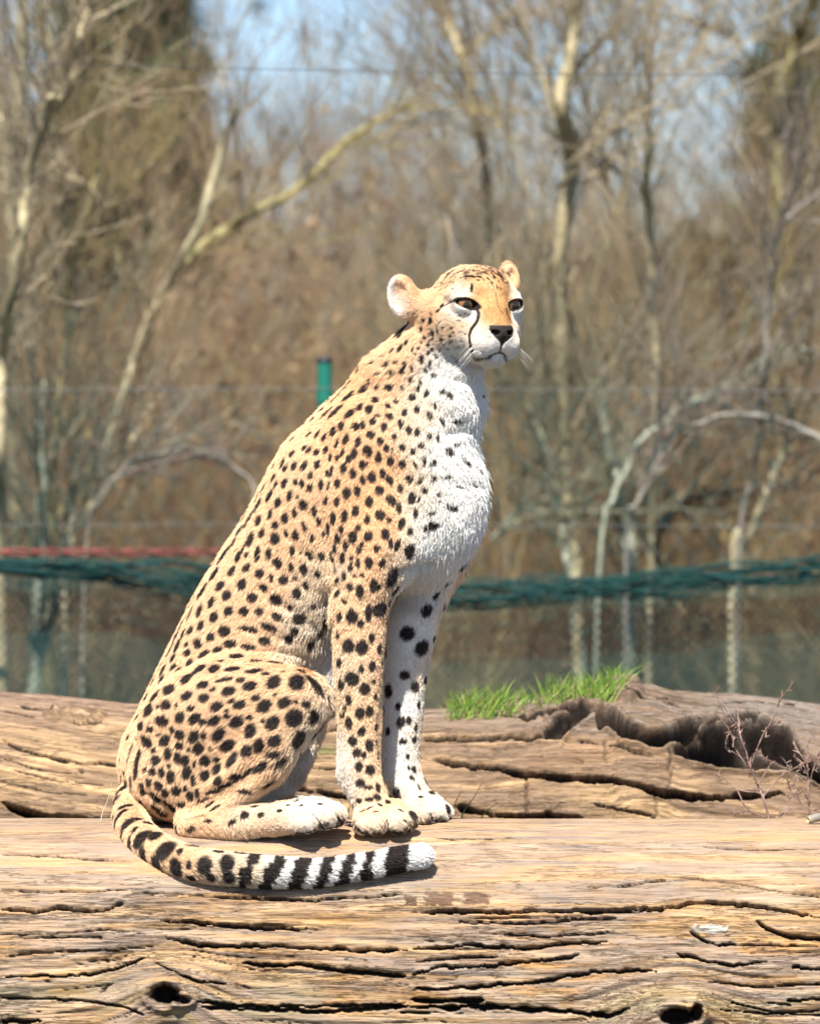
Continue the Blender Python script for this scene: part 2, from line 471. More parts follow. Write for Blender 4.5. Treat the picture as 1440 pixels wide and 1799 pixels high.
    for (kx, ky, rx, ry) in ((771, 1579, 24, 12), (838, 1579, 22, 11), (722, 1583, 10, 9)):
        d = np.maximum(np.abs(PX - kx) / rx, np.abs(PY - ky) / ry) + 0.9 * (fbm(PX / 8, PY / 5, 93, 3) - 0.5)
        patch = np.maximum(patch, 1 - smooth01(0.86, 1.0, d))
    h -= 0.003 * patch
    # colour of the wood, with crack shade painted over it
    c = np.zeros((n, m, 3)) + np.array([0.36, 0.25, 0.15])
    c = mixc(c, (0.47, 0.345, 0.22), smooth01(.42, .65, fbm(PX / 260, W / 24, 101, 3)))
    c = mixc(c, (0.30, 0.235, 0.19), 0.75 * smooth01(.48, .66, fbm(PX / 330, W / 40, 105, 3)))
    c = mixc(c, (0.46, 0.265, 0.095), 0.75 * rough * smooth01(.52, .68, fbm(PX / 150, W / 12, 109, 3)))
    c = mixc(c, (0.19, 0.115, 0.065), 0.70 * rough * smooth01(.56, .70, fbm(PX / 160, W / 7, 113, 3)))
    st = fbm(PX / 90, W / 2.6, 131, 4); c = c * (0.86 + 0.28 * smooth01(.3, .7, st))[..., None]
    b1 = fbm(PX / 105, W / 30, 137, 5); b2 = fbm(PX / 70 + 9, W / 22, 139, 5); b3 = fbm(PX / 150, W / 16, 141, 5)
    c = mixc(c, (0.30, 0.255, 0.215), 0.70 * smooth01(.49, .58, b1)); c = mixc(c, (0.225, 0.15, 0.095), 0.60 * smooth01(.56, .64, b2) * (.35 + .65 * rough))
    c = mixc(c, (0.50, 0.39, 0.27), 0.6 * smooth01(.55, .64, b3)); c = mixc(c, (0.22, 0.20, 0.185), 0.45 * smooth01(.50, .62, fbm(PX / 120, W / 40, 143, 4)) * np.exp(-((PX - 985) / 110) ** 2 - ((PY - 1530) / 80) ** 2) * 2)
    c = mixc(c, (0.40, 0.29, 0.205), 0.7 * smooth01(1560, 1500, PY) * smooth01(.3, .6, fbm(PX / 200, W / 14, 117, 2)))
    c = mixc(c, (0.30, 0.20, 0.13), 0.55 * smooth01(.60, .74, g2) * (0.3 + 0.7 * rough))
    c = mixc(c, (0.30, 0.21, 0.15), 0.40 * smooth01(.62, .72, g3))
    gold = smooth01(.52, .66, fbm(PX / 420, W / 9, 133, 3)); c = mixc(c, (0.50, 0.32, 0.145), 0.55 * gold)
    ash = smooth01(.54, .68, fbm(PX / 260, W / 30, 135, 3)); c = mixc(c, (0.285, 0.245, 0.22), 0.5 * ash)
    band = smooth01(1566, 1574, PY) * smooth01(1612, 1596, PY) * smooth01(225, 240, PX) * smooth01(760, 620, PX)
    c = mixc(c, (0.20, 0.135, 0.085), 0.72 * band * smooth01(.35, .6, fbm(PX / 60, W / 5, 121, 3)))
    rot = smooth01(1605, 1612, PY) * smooth01(1626, 1616, PY) * smooth01(900, 960, PX) * smooth01(1090, 1060, PX)
    c = mixc(c, (0.17, 0.10, 0.07), 0.8 * rot * smooth01(.3, .6, fbm(PX / 30, W / 5, 123, 3)))
    c = mixc(c, (0.28, 0.27, 0.13), 0.32 * smooth01(.5, .68, fbm(PX / 120, W / 22, 125, 3)) * smooth01(1690, 1760, PY))
    c = mixc(c, (0.17, 0.105, 0.07), 0.9 * patch)
    c = c * np.array([0.98, 0.925, 0.88])
    c = mixc(c, (0.022, 0.014, 0.010), np.clip(dark, 0, 1) * 0.96)  # near-black crack and knot-hole shade painted over the wood
    lic = (1 - smooth01(0.6, 1, np.sqrt(((PX - 1246) / 32) ** 2 + ((PY - 1632) / 9) ** 2) + 1.0 * (fbm(PX / 6, PY / 5, 127, 2) - .5)))
    c = mixc(c, (0.75, 0.74, 0.68), 0.85 * lic); h += 0.003 * lic
    Yd = Y0 + ny[None] * h; Zd = Z0 + nz[None] * h
    me = log_mesh("fallen_trunk", xs, Yd, Zd, c, np.clip(.18 + .75 * rough, 0, 1))
    me.materials.append(WOOD)
    o = link("fallen_trunk", me)
    tag(o, "pale weathered fallen trunk in front that the cheetah sits on, split along its grain", "log")
    return o
FRONT_LOG = build_front_log()

BL_Y, BL_A, BL_B, BL_N = 1.0, 0.34, 0.36, 2.15
_cx = np.array([-900, -200, 0, 100, 230, 400, 600, 740, 860, 940, 1000, 1060, 1078, 1100, 1145, 1180, 1230, 1300, 1370, 1440, 1600, 2300])
_cz = np.array([1190, 1205, 1215, 1222, 1237, 1243, 1248, 1250, 1243, 1232, 1227, 1222, 1210, 1204, 1205, 1216, 1221, 1223, 1231, 1241, 1275, 1330])
def back_crest(px):
    return np.interp(px, _cx, _cz)

def build_back_log():
    xs, yy, zz, ny, nz = log_grid(0.90, 0.0026, -0.45, 1.25, 210, BL_A, BL_B, BL_N, 2.6)
    n, m = len(xs), len(yy)
    X0 = np.broadcast_to(xs[:, None], (n, m))
    Y0 = BL_Y + yy[None] + np.zeros((n, m))
    s = D / (D + Y0)
    PX = 720 + X0 * 1000 * s
    sc = D / (D + BL_Y)
    crest = (900 - back_crest(720 + xs * 1000 * sc)) / 1000 / sc
    base = -0.60
    Z0 = crest[:, None] + zz[None] - BL_B
    PY = 900 - Z0 * 1000 * s
    ARC = np.concatenate([[0], np.cumsum(np.hypot(np.diff(yy), np.diff(zz)))])[None] * 1000 + np.zeros((n, m))
    hole = np.exp(-((PX - 1310) / 110) ** 2 - ((PY - 1305) / 55) ** 2)
    W = ARC + 55 * hole - 0.17 * PX * smooth01(420, 60, PX) * 1.0 - 0.10 * np.maximum(PX - 740, 0) + 14 * (fbm(PX / 260, ARC / 120, 140, 2) - 0.5)
    left = smooth01(720, 560, PX)
    rough = np.clip(0.30 + 0.6 * (1 - left) + 0.4 * (fbm(PX / 200, ARC / 60, 144, 2) - .5), 0, 1)
    h = 0.010 * (fbm(PX / 480, ARC / 120, 150, 3) - 0.5)
    g1 = fbm(PX / 210, W / 12, 161, 3); g2 = fbm(PX / 90, W / 5, 165, 3)
    h += (0.0035 * (g1 - .5) + 0.0020 * (g2 - .5)) * (0.7 + rough)
    t1 = fbm(np.floor(PX / 9) * 9 / 150, W / 26, 171, 3) * 8
    h += 0.0020 * rough * (np.floor(t1) - 4)
    g3 = fbm(PX / 60, W / 2.4, 168, 3); h += .0012 * (g3 - .5)
    dark = np.zeros_like(h)
    cr = [("735 1293 845 1299 955 1301 975 1297", 6, .022), ("958 1298 985 1285 1005 1262 1025 1258", 9, .02),
          ("1040 1264 1070 1268 1085 1280 1105 1292 1145 1302 1185 1297 1200 1285", 17, .05), ("960 1262 1000 1256 1060 1262", 10, .025),
          ("1170 1312 1205 1300 1240 1286 1290 1276 1345 1275", 12, .035), ("1195 1288 1230 1278 1290 1262 1340 1256", 5, .014),
          ("750 1334 820 1347 920 1360 1000 1369 1060 1372 1120 1380 1160 1393 1210 1399 1295 1399 1370 1394 1392 1402", 8, .03),
          ("1130 1386 1165 1396 1215 1402 1275 1402", 9, .035), ("1380 1320 1400 1345 1420 1356 1460 1366", 12, .04),
          ("1040 1410 1070 1420 1150 1435", 4, .016), ("795 1417 860 1430 905 1436 960 1431 1028 1441", 10, .03),
          ("-1 -1 0 0", 0, 0), ("0 1409 30 1422 75 1432 125 1439 192 1445 260 1447", 13, .045), ("0 1297 40 1315 90 1330 150 1340 240 1342", 6, .012),
          ("35 1238 60 1245 95 1247", 4, .008), ("0 1246 40 1255 62 1260", 3, .006), ("130 1270 165 1271 182 1268", 6, .012),
          ("500 1383 560 1390 615 1401 700 1404", 9, .025), ("545 1279 620 1283 700 1288", 6, .018), ("480 1345 560 1350 640 1352", 4, .01),
          ("640 1320 690 1326 735 1328", 4, .01), ("1150 1225 1230 1232 1300 1229 1400 1238", 3, .006), ("1090 1222 1150 1228 1200 1240", 3, .007),
          ("850 1250 930 1262 990 1258", 4, .01), ("1010 1300 1080 1312 1150 1330", 3, .007), ("1300 1330 1380 1352 1440 1385", 3, .007),
          ("920 1365 925 1390 928 1410", 3, .006), ("20 1352 100 1372 180 1378", 2.5, .005), ("0 1372 90 1392 190 1398", 2.5, .005), ("0 1330 60 1350 140 1362", 2.5, .004)]
    for a, w, d in cr:
        if w == 0: continue
        apply_cracks(h, dark, PX, PY, [(poly(a), w, d)], 205 + int(w * 7), 0.8, 0.9)
    # the big hollow at the right and the open groove that leads to it
    def pocket(top, bot, depth, soft, h, dark):
        tx, ty = poly(top); bx, by = poly(bot)
        e = (fbm(PX / 40, PY / 7, 191, 4) - .5) * 9
        ins = np.minimum(PY - np.interp(PX, tx, ty), np.interp(PX, bx, by) - PY) + e
        ins = np.minimum(ins, np.minimum(PX - tx[0], tx[-1] - PX) * .6)
        k = smooth01(-2, soft, ins)
        h = h - depth * k + .010 * np.exp(-((ins + 6) / 5) ** 2)
        return h, np.maximum(dark, smooth01(-2.5, 2.5, ins)), k
    h, dark, hol = pocket("1185 1322 1215 1300 1250 1282 1290 1264 1345 1262 1385 1284 1412 1330 1470 1372", "1185 1326 1215 1336 1260 1346 1320 1350 1380 1352 1412 1362 1470 1392", .095, 9, h, dark)
    h, dark, _k = pocket("1030 1258 1075 1254 1100 1274 1140 1289 1178 1285 1215 1264 1240 1262", "1030 1262 1060 1276 1090 1299 1140 1313 1190 1310 1218 1290 1240 1272", .060, 6, h, dark)
    h, dark, _k = pocket("955 1288 975 1272 990 1262 1012 1258 1040 1256", "955 1302 985 1303 1000 1290 1012 1278 1040 1268", .025, 8, h, dark)
    rib = np.exp(-((PY - (1277 + 0.50 * (PX - 1315))) / 5) ** 2) * smooth01(1275, 1300, PX) * smooth01(1425, 1385, PX)
    h += 0.04 * rib * hol
    dark = dark * (1 - 0.8 * rib * hol)
    for jx, y0, y1 in ((925, 1364, 1432), (1176, 1322, 1392), (1062, 1300, 1340), (1150, 1396, 1442), (640, 1350, 1400)):
        jl = np.exp(-((PX - jx - 7 * (vn(PY / 9, PY * 0 + jx, 3) - .5)) / 2.6) ** 2) * smooth01(y0 - 3, y0 + 3, PY) * smooth01(y1 + 3, y1 - 3, PY)
        h -= .006 * jl; dark = np.maximum(dark, .6 * jl)
    # crumbling knob and bark
    bark = np.exp(-((PX - 125) / 62) ** 2 - ((PY - 1256) / 15) ** 2)
    bark = smooth01(0.35, 0.6, bark + 0.6 * (fbm(PX / 14, PY / 8, 195, 3) - .5))
    kn = smooth01(0.3, 0.6, np.exp(-((PX - 975) / 60) ** 2 - ((PY - 1250) / 22) ** 2) + 0.6 * (fbm(PX / 16, PY / 12, 197, 3) - .5))
    kn2 = smooth01(0.3, 0.6, np.exp(-((PX - 1100) / 34) ** 2 - ((PY - 1215) / 18) ** 2) + 0.3 * (fbm(PX / 16, PY / 12, 199, 3) - .5))
    cr_ = fbm(PX / 11, PY / 7, 198, 4)
    h += (0.014 * cr_ + 0.002) * bark + 0.022 * cr_ * kn + (0.012 + 0.012 * cr_) * kn2
    c = np.zeros((n, m, 3)) + np.array([0.29, 0.19, 0.11])
    c = mixc(c, (0.44, 0.29, 0.155), smooth01(.40, .62, fbm(PX / 240, W / 30, 201, 3)))
    c = mixc(c, (0.165, 0.11, 0.072), 0.75 * smooth01(.45, .60, fbm(PX / 170, W / 26, 205, 3)) * (1 - 0.4 * left))
    c = mixc(c, (0.135, 0.10, 0.075), 0.8 * smooth01(1275, 1235, PY + 30 * (fbm(PX / 70, PY / 30, 209, 3) - .5)) * (1 - 0.75 * left))
    c = mixc(c, (0.30, 0.20, 0.145), 0.6 * smooth01(1290, 1235, PY) * left)
    zl = np.interp(PX, [700, 740, 980, 1100, 1200, 1440, 1600], [1262, 1290, 1294, 1304, 1332, 1372, 1400])
    up = smooth01(6, -10, PY - zl + 16 * (fbm(PX / 50, PY / 14, 225, 3) - .5)) * smooth01(690, 760, PX)
    c = mixc(c, (0.165, 0.120, 0.088), 0.80 * up)
    c = mixc(c, (0.26, 0.205, 0.165), 0.65 * up * smooth01(.46, .62, fbm(PX / 110, W / 7, 227, 4)))
    c = mixc(c, (0.175, 0.105, 0.065), 0.75 * np.exp(-((PX - 960) / 110) ** 2 - ((PY - 1330) / 30) ** 2) * smooth01(.38, .58, fbm(PX / 60, PY / 14, 229, 4)))
    c = mixc(c, (0.19, 0.13, 0.09), 0.6 * smooth01(.54, .63, fbm(PX / 95, W / 20, 231, 5)))
    c = mixc(c, (0.50, 0.34, 0.175), 0.6 * np.exp(-((PX - 1075) / 70) ** 2 - ((PY - 1402) / 26) ** 2))
    c = mixc(c, (0.22, 0.19, 0.165), 0.6 * smooth01(1180, 1300, PX) * smooth01(1310, 1250, PY))
    c = mixc(c, (0.18, 0.115, 0.07), 0.55 * smooth01(.57, .70, g2))
    c = mixc(c, (0.16, 0.105, 0.06), 0.8 * bark * smooth01(.65, .4, cr_)); c = mixc(c, (0.15, 0.10, 0.075), 0.75 * np.maximum(kn, kn2) * smooth01(.7, .4, cr_))
    gr = np.exp(-((PX - 565) / 40) ** 2 - ((PY - 1318) / 8) ** 2); c = mixc(c, (0.10, 0.12, 0.04), 0.8 * gr)
    c = c * (0.78 + 0.44 * smooth01(.3, .7, fbm(PX / 260, W / 3.2, 221, 3)))[..., None]
    c = mixc(c, (0.018, 0.012, 0.009), np.clip(dark, 0, 1) * 0.96)  # shade of cracks, groove and hollow painted in near-black
    pin = np.exp(-((PX - 144) / 4) ** 2 - ((PY - 1354) / 4) ** 2); h -= 0.01 * pin; c = mixc(c, (0.04, .03, .02), pin)
    Yd = Y0 + ny[None] * h; Zd = Z0 + nz[None] * h
    me = log_mesh("fallen_trunk", xs, Yd, Zd, c, np.float32(.5))
    me.materials.append(WOOD)
    o = link("fallen_trunk", me)
    tag(o, "brown fallen trunk behind the cheetah with deep black cracks, a hollow and grass on top", "log")
    return o
BACK_LOG = build_back_log()
# ------------------------------------------------------------------ woodland behind, all of it bare in early spring
def grow(rs, seeds, n_child, levels, len_f=0.5, rad_f=0.5, spread=0.6, up=0.15, nseg=4, wob=0.22):
    """seeds: list of (pos, dir, length, radius). returns segment arrays"""
    A, B, RA, RB = [], [], [], []
    P0 = np.array([s[0] for s in seeds]); D0 = np.array([s[1] for s in seeds]); L0 = np.array([s[2] for s in seeds]); R0 = np.array([s[3] for s in seeds])
    for lv in range(levels + 1):
        n = len(P0)
        pos = P0.copy(); d = D0 / (np.linalg.norm(D0, axis=1)[:, None] + 1e-9)
        hist = [(pos.copy(), d.copy(), R0.copy())]
        for k in range(nseg):
            d = d + rs.normal(0, wob, (n, 3)) + np.array([0, 0, up]); d /= np.linalg.norm(d, axis=1)[:, None]
            nxt = pos + d * (L0 / nseg)[:, None]
            ra = R0 * (1 - 0.8 * k / nseg); rb = R0 * (1 - 0.8 * (k + 1) / nseg)
            A.append(pos); B.append(nxt); RA.append(ra); RB.append(rb)
            pos = nxt; hist.append((pos.copy(), d.copy(), rb))
        if lv == levels: break
        nc = n_child[lv]
        idx = np.repeat(np.arange(n), nc)
        seg = rs.randint(1, nseg + 1, len(idx))
        hp = np.stack([h[0] for h in hist]); hd = np.stack([h[1] for h in hist]); hr = np.stack([h[2] for h in hist])
        P0 = hp[seg, idx]; dd = hd[seg, idx]
        off = rs.normal(0, 1, (len(idx), 3)); off -= dd * (off * dd).sum(1)[:, None]; off /= np.linalg.norm(off, axis=1)[:, None]
        D0 = dd + off * spread * rs.uniform(.6, 1.4, len(idx))[:, None]
        L0 = L0[idx] * len_f * rs.uniform(.6, 1.3, len(idx)); R0 = np.maximum(hr[seg, idx] * rad_f, .0016)
    return np.concatenate(A), np.concatenate(B), np.concatenate(RA), np.concatenate(RB)

BARK = {
 'white': mat("birch_bark", (0.6, .55, .45), .8, noise=((10, 10, 16), (0.24, 0.20, 0.11), (0.48, 0.41, 0.25), 5)),
 'pale': mat("lichened_bark", (0.4, .36, .25), .9, noise=((14, 14, 5), (0.33, 0.28, 0.16), (0.60, 0.53, 0.34), 5)),
 'grey': mat("grey_bark", (0.4, .36, .25), .9, noise=((14, 14, 5), (0.17, 0.155, 0.125), (0.34, 0.32, 0.27), 5)),
 'olive': mat("olive_bark", (0.4, .36, .25), .9, noise=((12, 12, 5), (0.17, 0.145, 0.06), (0.36, 0.31, 0.15), 5)),
 'mint': mat("mint_lichen_bark", (0.4, .36, .25), .9, noise=((12, 12, 6), (0.20, 0.21, 0.15), (0.42, 0.45, 0.34), 5)),
 'dark': mat("dark_bark", (0.4, .36, .25), .9, noise=((12, 12, 5), (0.04, 0.03, 0.02), (0.12, 0.09, 0.06), 5)),
}
TWIG = {
 'white': mat("pale_twigs", (0.32, 0.26, 0.17), .9),
 'pale': mat("tan_twigs", (0.27, 0.20, 0.12), .9), 'grey': mat("grey_twigs", (0.20, 0.17, 0.14), .9), 'olive': mat("olive_twigs", (0.21, 0.165, 0.07), .9),
 'mint': mat("mint_twigs", (0.20, 0.195, 0.13), .9), 'dark': mat("dark_twigs", (0.10, 0.075, 0.05), .9)}
SHRUB_TWIG = mat("shrub_twigs", rough=.9, vary=[(0.20, 0.12, 0.07), (0.10, 0.055, 0.04), (0.27, 0.19, 0.08), (0.13, 0.07, 0.05), (0.30, 0.22, 0.12), (0.07, 0.05, 0.035)])

def tree(name, label, cat, y, limbs, kind, twigs=60, twig_len=0.5, group=None, seed=1, ground=True):
    """limbs: list of 'px py width; ...' in the drawing, first one = trunk (listed from the top down or bottom up)"""
    rs = np.random.RandomState(seed)
    first = [tuple(float(t) for t in e.split()) for e in limbs[0].split(';')]
    s = (D + y) / D
    pts = first
    base = P(pts[0][0], pts[0][1], y)
    if ground:
        gz = float(ground_z(np.array([base[0]]), np.array([y]))[0])
        if base[2] > gz:
            dx = (pts[0][0] - pts[1][0]) * 0.3
            pts = [(pts[0][0] + dx, 900 - (gz - .1) * 1000 / s, pts[0][2] * 1.25)] + pts
    base = P(pts[0][0], pts[0][1], y)
    root = empty(name, base)
    tag(root, label, cat, group)
    seeds = []
    for k, lim in enumerate(limbs):
        q = pts if k == 0 else [tuple(float(t) for t in e.split()) for e in lim.split(';')]
        yy = y + np.cumsum(rs.normal(0, .06 * s, len(q))) * (0 if len(q) < 2 else 1)
        ctl = np.array([list(P(a, b, yv)) + [w / 2000 * s] for (a, b, w), yv in zip(q, yy)])
        n = max(8, len(q) * 6)
        c = resample(ctl, n)
        c[:, :3] += np.cumsum(rs.normal(0, .002 * s, (n, 3)), 0)
        V, F_ = tube_arrays(c[:, :3], np.maximum(c[:, 3], .003), 8)
        me = np_mesh("trunk" if k == 0 else "branch", V, F_)
        me.materials.append(BARK[kind])
        link("trunk" if k == 0 else "branch", me, root)
        lo = 0.25 if k == 0 else 0.1
        for j in range(twigs // (1 if k == 0 else 2)):
            i = int(rs.uniform(lo, .98) * (n - 1))
            t = c[min(i + 1, n - 1), :3] - c[max(i - 1, 0), :3]; t /= np.linalg.norm(t) + 1e-9
            if t[2] < 0: t = -t
            o = rs.normal(0, 1, 3); o -= t * (o @ t); o /= np.linalg.norm(o)
            seeds.append((c[i, :3], t * .9 + o * rs.uniform(.25, .8), twig_len * s * rs.uniform(.4, 1.3), max(.0028 * s, c[i, 3] * .17)))
    if seeds:
        a, b, ra, rb = grow(rs, seeds, (4, 3), 2, .5, .55, .55, .08, 4, .13)
        V, F_ = seg_mesh(a, b, ra, rb, 3)
        me = np_mesh("crown", V, F_, False); me.materials.append(TWIG[kind])
        link("crown", me, root)
    return root

tree("birch_tree", "pale grey tree at the far left forking into a Y near the top", "tree", 4.6,
     ["8 1010 24.6;10 800 23.0;14 640 22.1;25 540 20.5;45 430 19.7;60 330 19.7;92 210 18.0;100 190 16.4", "100 195 14.8;90 120 11.5;80 70 10.7;55 0 9.8;40 -60 8.2", "100 195 16.4;130 150 14.8;152 120 11.5;150 60 8.2;158 0 7.4", "64 300 8.2;50 275 6.6;38 240 5.7", "82 300 5.7;130 310 4.9;190 345 3.3"], 'white', 24, .3, seed=2)
tree("young_tree", "blurred tan trunk standing at the left edge behind the forked tree", "tree", 7,
     ["30 960 18.0;32 700 16.4;28 480 16.4;22 330 19.7;40 200 23.0;42 90 21.3;40 -40 18.0", "25 350 11.5;5 250 9.8;0 160 8.2"], 'pale', 18, .4, seed=3)
tree("young_tree", "upright olive brown stem between the forked tree and the leaning one", "tree", 5.5,
     ["92 960 14.8;98 760 13.9;110 640 13.9;122 540 16.4;135 440 14.8;158 350 10.7;170 250 7.4", "212 470 8.2;205 400 7.4;218 350 4.9"], 'olive', 20, .35, seed=4)
tree("leaning_tree", "thin olive stem leaning right from low left to a broken top", "tree", 5.2,
     ["120 1010 13.1;160 900 13.1;200 770 12.3;235 650 12.3;270 540 12.3;320 450 13.9;355 385 13.9;375 320 13.1;400 240 13.9;425 190 9.8", "150 880 6.6;210 800 6.6;300 690 5.7"], 'pale', 22, .3, seed=5)
tree("leaning_tree", "mossy limb slanting up from the left stem towards the upper middle", "tree", 6.0,
     ["90 1010 14.8;150 850 14.8;230 640 13.1;300 490 13.1;345 440 14.8;400 405 21.3;450 375 18.0;520 335 14.8;570 290 16.4;620 250 13.9;655 228 9.8;720 200 6.6"], 'olive', 24, .35, seed=6)
tree("birch_tree", "tall pale yellow trunk rising behind the cheetah's head to the top of the picture", "tree", 5.2,
     ["1012 1200 18.0;1005 1000 18.0;985 820 19.7;975 600 23.0;975 420 27.9;985 280 31.2;975 180 27.9;985 90 26.2;990 0 27.9;992 -90 24.6", "985 170 11.5;1030 90 9.8;1075 40 8.2;1120 -20 6.6", "984 240 8.2;940 120 6.6;900 20 4.9", "982 330 7.4;1040 250 5.7;1110 190 4.1"], 'white', 30, .4, seed=7)
tree("birch_tree", "slim pale stem running up and left from the tall pale trunk to the sky", "tree", 7.5,
     ["880 900 11.5;870 620 11.5;850 400 13.1;820 200 13.9;800 110 13.9;780 50 16.4;765 -10 16.4", "815 170 7.4;850 200 7.4;900 260 5.7", "800 120 6.6;860 60 4.9;910 20 4.1"], 'pale', 40, .5, seed=8)
tree("birch_tree", "thin grey trunk upright right of the tall pale one", "tree", 5.4,
     ["1130 1010 13.9;1128 760 13.9;1134 600 14.8;1128 480 14.8;1120 380 13.9;1112 300 13.9;1106 220 13.1;1100 120 7.4;1110 20 5.7", "1124 420 5.7;1090 350 4.9;1060 260 4.1", "1120 350 4.9;1070 310 4.9;1030 330 3.3"], 'white', 24, .35, seed=9)
tree("forked_tree", "yellowish tree forking wide against the sky at the top right", "tree", 8.0,
     ["1372 1000 18.0;1360 700 19.7;1370 450 21.3;1378 280 23.0;1378 180 24.6;1378 120 23.0", "1378 125 18.0;1405 75 16.4;1425 30 14.8;1450 -30 13.1", "1376 180 9.8;1330 120 9.0;1280 60 8.2;1230 20 6.6", "1376 150 9.8;1362 90 8.2;1350 30 6.6"], 'olive', 40, .5, seed=10)
tree("young_tree", "slender grey stem bending right at the right edge at head height", "tree", 5.0,
     ["1300 1010 7.4;1335 800 8.2;1352 660 9.8;1362 560 11.5;1375 480 10.7;1390 425 9.8;1420 390 9.0;1460 365 7.4"], 'grey', 35, .35, seed=11)
tree("young_tree", "lichen spotted trunk standing right of the chest behind the green roll", "tree", 5.6,
     ["1105 1210 27.9;1102 1060 27.9;1098 980 27.9;1092 890 27.9;1086 830 21.3;1070 720 13.1;1060 600 8.2"], 'mint', 35, .35, seed=12)
tree("young_tree", "mint green lichened trunk nearest the cheetah's chest curving down to the grass", "tree", 5.3,
     ["1022 1210 23.0;1010 1060 22.1;998 960 20.5;985 890 18.0;972 830 13.1;950 700 8.2;960 560 5.7", "985 880 9.8;960 790 7.4;930 700 4.9", "990 880 7.4;940 880 7.4;900 905 7.4;880 935 5.7"], 'mint', 35, .35, seed=13)
tree("young_tree", "orange brown leaning trunk low on the right behind the green roll", "tree", 5.8,
     ["1140 1210 13.9;1158 1080 14.8;1165 1000 16.4;1172 940 16.4;1185 900 11.5", "1180 905 8.2;1230 880 11.5;1300 860 12.3;1380 835 13.1;1450 805 13.1"], 'dark', 25, .3, seed=14)
tree("young_tree", "straight tan stem slanting up to the right, low on the right side", "tree", 5.2,
     ["1290 1010 11.5;1312 960 13.1;1340 880 12.3;1370 800 11.5;1392 730 9.8;1420 640 7.4"], 'pale', 25, .3, seed=15)
tree("arching_sapling", "pale arching branch at the right edge at chest height", "sapling", 4.8,
     ["1100 1010 8.2;1120 880 8.2;1170 790 9.0;1220 752 7.4;1290 738 9.0;1350 742 9.8;1400 760 9.8;1450 800 8.2"], 'grey', 20, .25, seed=16)
tree("arching_sapling", "lichened branch rising to the right beyond the arching one", "sapling", 5.0,
     ["1060 1010 8.2;1090 880 9.8;1135 790 9.0;1190 750 9.8;1250 720 11.5;1300 690 11.5;1350 655 10.7;1410 638 7.4"], 'mint', 25, .3, seed=17)
tree("arching_sapling", "thin pale bow shaped branch over the fence left of the cheetah's back", "sapling", 4.4,
     ["150 1010 2.5;170 900 2.5;200 850 2;240 825 3.3;300 815 4.1;350 822 4.1;395 842 4.1;430 880 3.3;450 940 5.7"], 'grey', 14, .2, seed=18)
tree("young_tree", "stout pale trunk low at the left behind the red and green fence lines", "tree", 5.0,
     ["60 1215 27.9;56 1100 27.9;66 980 26.2;62 880 23.0;70 780 14.8;80 650 8.2", "70 1060 13.1;40 1020 10.7;0 960 9.8"], 'mint', 35, .35, seed=19)
tree("young_tree", "slim pale stem right of the stout one low at the left", "tree", 5.1,
     ["66 1240 14.8;80 1130 14.8;94 1060 15.6;100 980 11.5;130 850 7.4"], 'mint', 25, .3, seed=20)

# background shrubs: a dozen kinds of form, many individuals
def make_shrub(seed, h, nstem, tight=0.35):
    rs = np.random.RandomState(seed)
    seeds = []
    for k in range(nstem):
        a = rs.uniform(0, 2 * np.pi); t = rs.uniform(.05, tight)
        d = np.array([math.cos(a) * t, math.sin(a) * t, 1.0])
        seeds.append((np.array([math.cos(a) * .12, math.sin(a) * .12, -.05]) * rs.uniform(.3, 1.6), d, h * rs.uniform(.6, 1.1), rs.uniform(.006, .013)))
    a, b, ra, rb = grow(rs, seeds, (8, 5), 2, .45, .55, .55, .10, 5, .13)
    V, F_ = seg_mesh(a, b, ra, rb, 3)
    m = len(seeds) * 5 * 6
    me = np_mesh("stems", V, F_, False)
    me.materials.append(SHRUB_TWIG)
    return me
SH = [make_shrub(100 + k, h, n, t) for k, (h, n, t) in enumerate([(2.0, 15, .5), (2.6, 15, .35), (3.1, 13, .3), (1.5, 16, .7), (3.6, 12, .25), (2.3, 16, .45)])]
rs = np.random.RandomState(77)
spots_ = []
for k in range(260):
    y = rs.uniform(8.5, 26) if k > 90 else rs.uniform(5.6, 11)
    half = (D + y) / D * 0.76 + 1.8
    x = rs.uniform(-half, half)
    spots_.append((x, y))
for k, (x, y) in enumerate(spots_):
    me = SH[rs.randint(len(SH))]
    o = link("bare_shrub", me)
    sc = rs.uniform(.75, 1.15) * (0.60 if y < 8 else 0.62 if y < 14 else 0.70)
    o.location = (x, y, float(ground_z(np.array([x]), np.array([y]))[0])); o.rotation_euler = (0, 0, rs.uniform(0, 6.28)); o.scale = (sc, sc, sc)
    tag(o, "leafless brown shrub in the blurred thicket beyond the fence", "shrub", "bare shrubs of the thicket beyond the fence")

SHOOT = mat("pale_shoots", rough=.9, vary=[(0.38, 0.26, 0.13), (0.22, 0.14, 0.08), (0.28, 0.22, 0.10), (0.44, 0.32, 0.19), (0.16, 0.10, 0.07)])
def make_shoots(seed, h, nstem):
    rs = np.random.RandomState(seed); seeds = []
    for k in range(nstem):
        a = rs.uniform(0, 6.28); t = rs.uniform(.02, .45)
        seeds.append((np.array([math.cos(a) * .1, math.sin(a) * .1, -.05]) * rs.uniform(.3, 2.2), np.array([math.cos(a) * t, math.sin(a) * t, 1.0]), h * rs.uniform(.5, 1.1), rs.uniform(.003, .008)))
    a, b, ra, rb = grow(rs, seeds, (8, 4), 2, .36, .55, .55, .06, 6, .12)
    V, F_ = seg_mesh(a, b, ra, rb, 4)
    me = np_mesh("stems", V, F_, False); me.materials.append(SHOOT)
    return me
CS = [make_shoots(200 + k, h, n) for k, (h, n) in enumerate([(2.6, 9), (3.3, 7), (2.0, 11), (3.8, 6)])]
rs = np.random.RandomState(78)
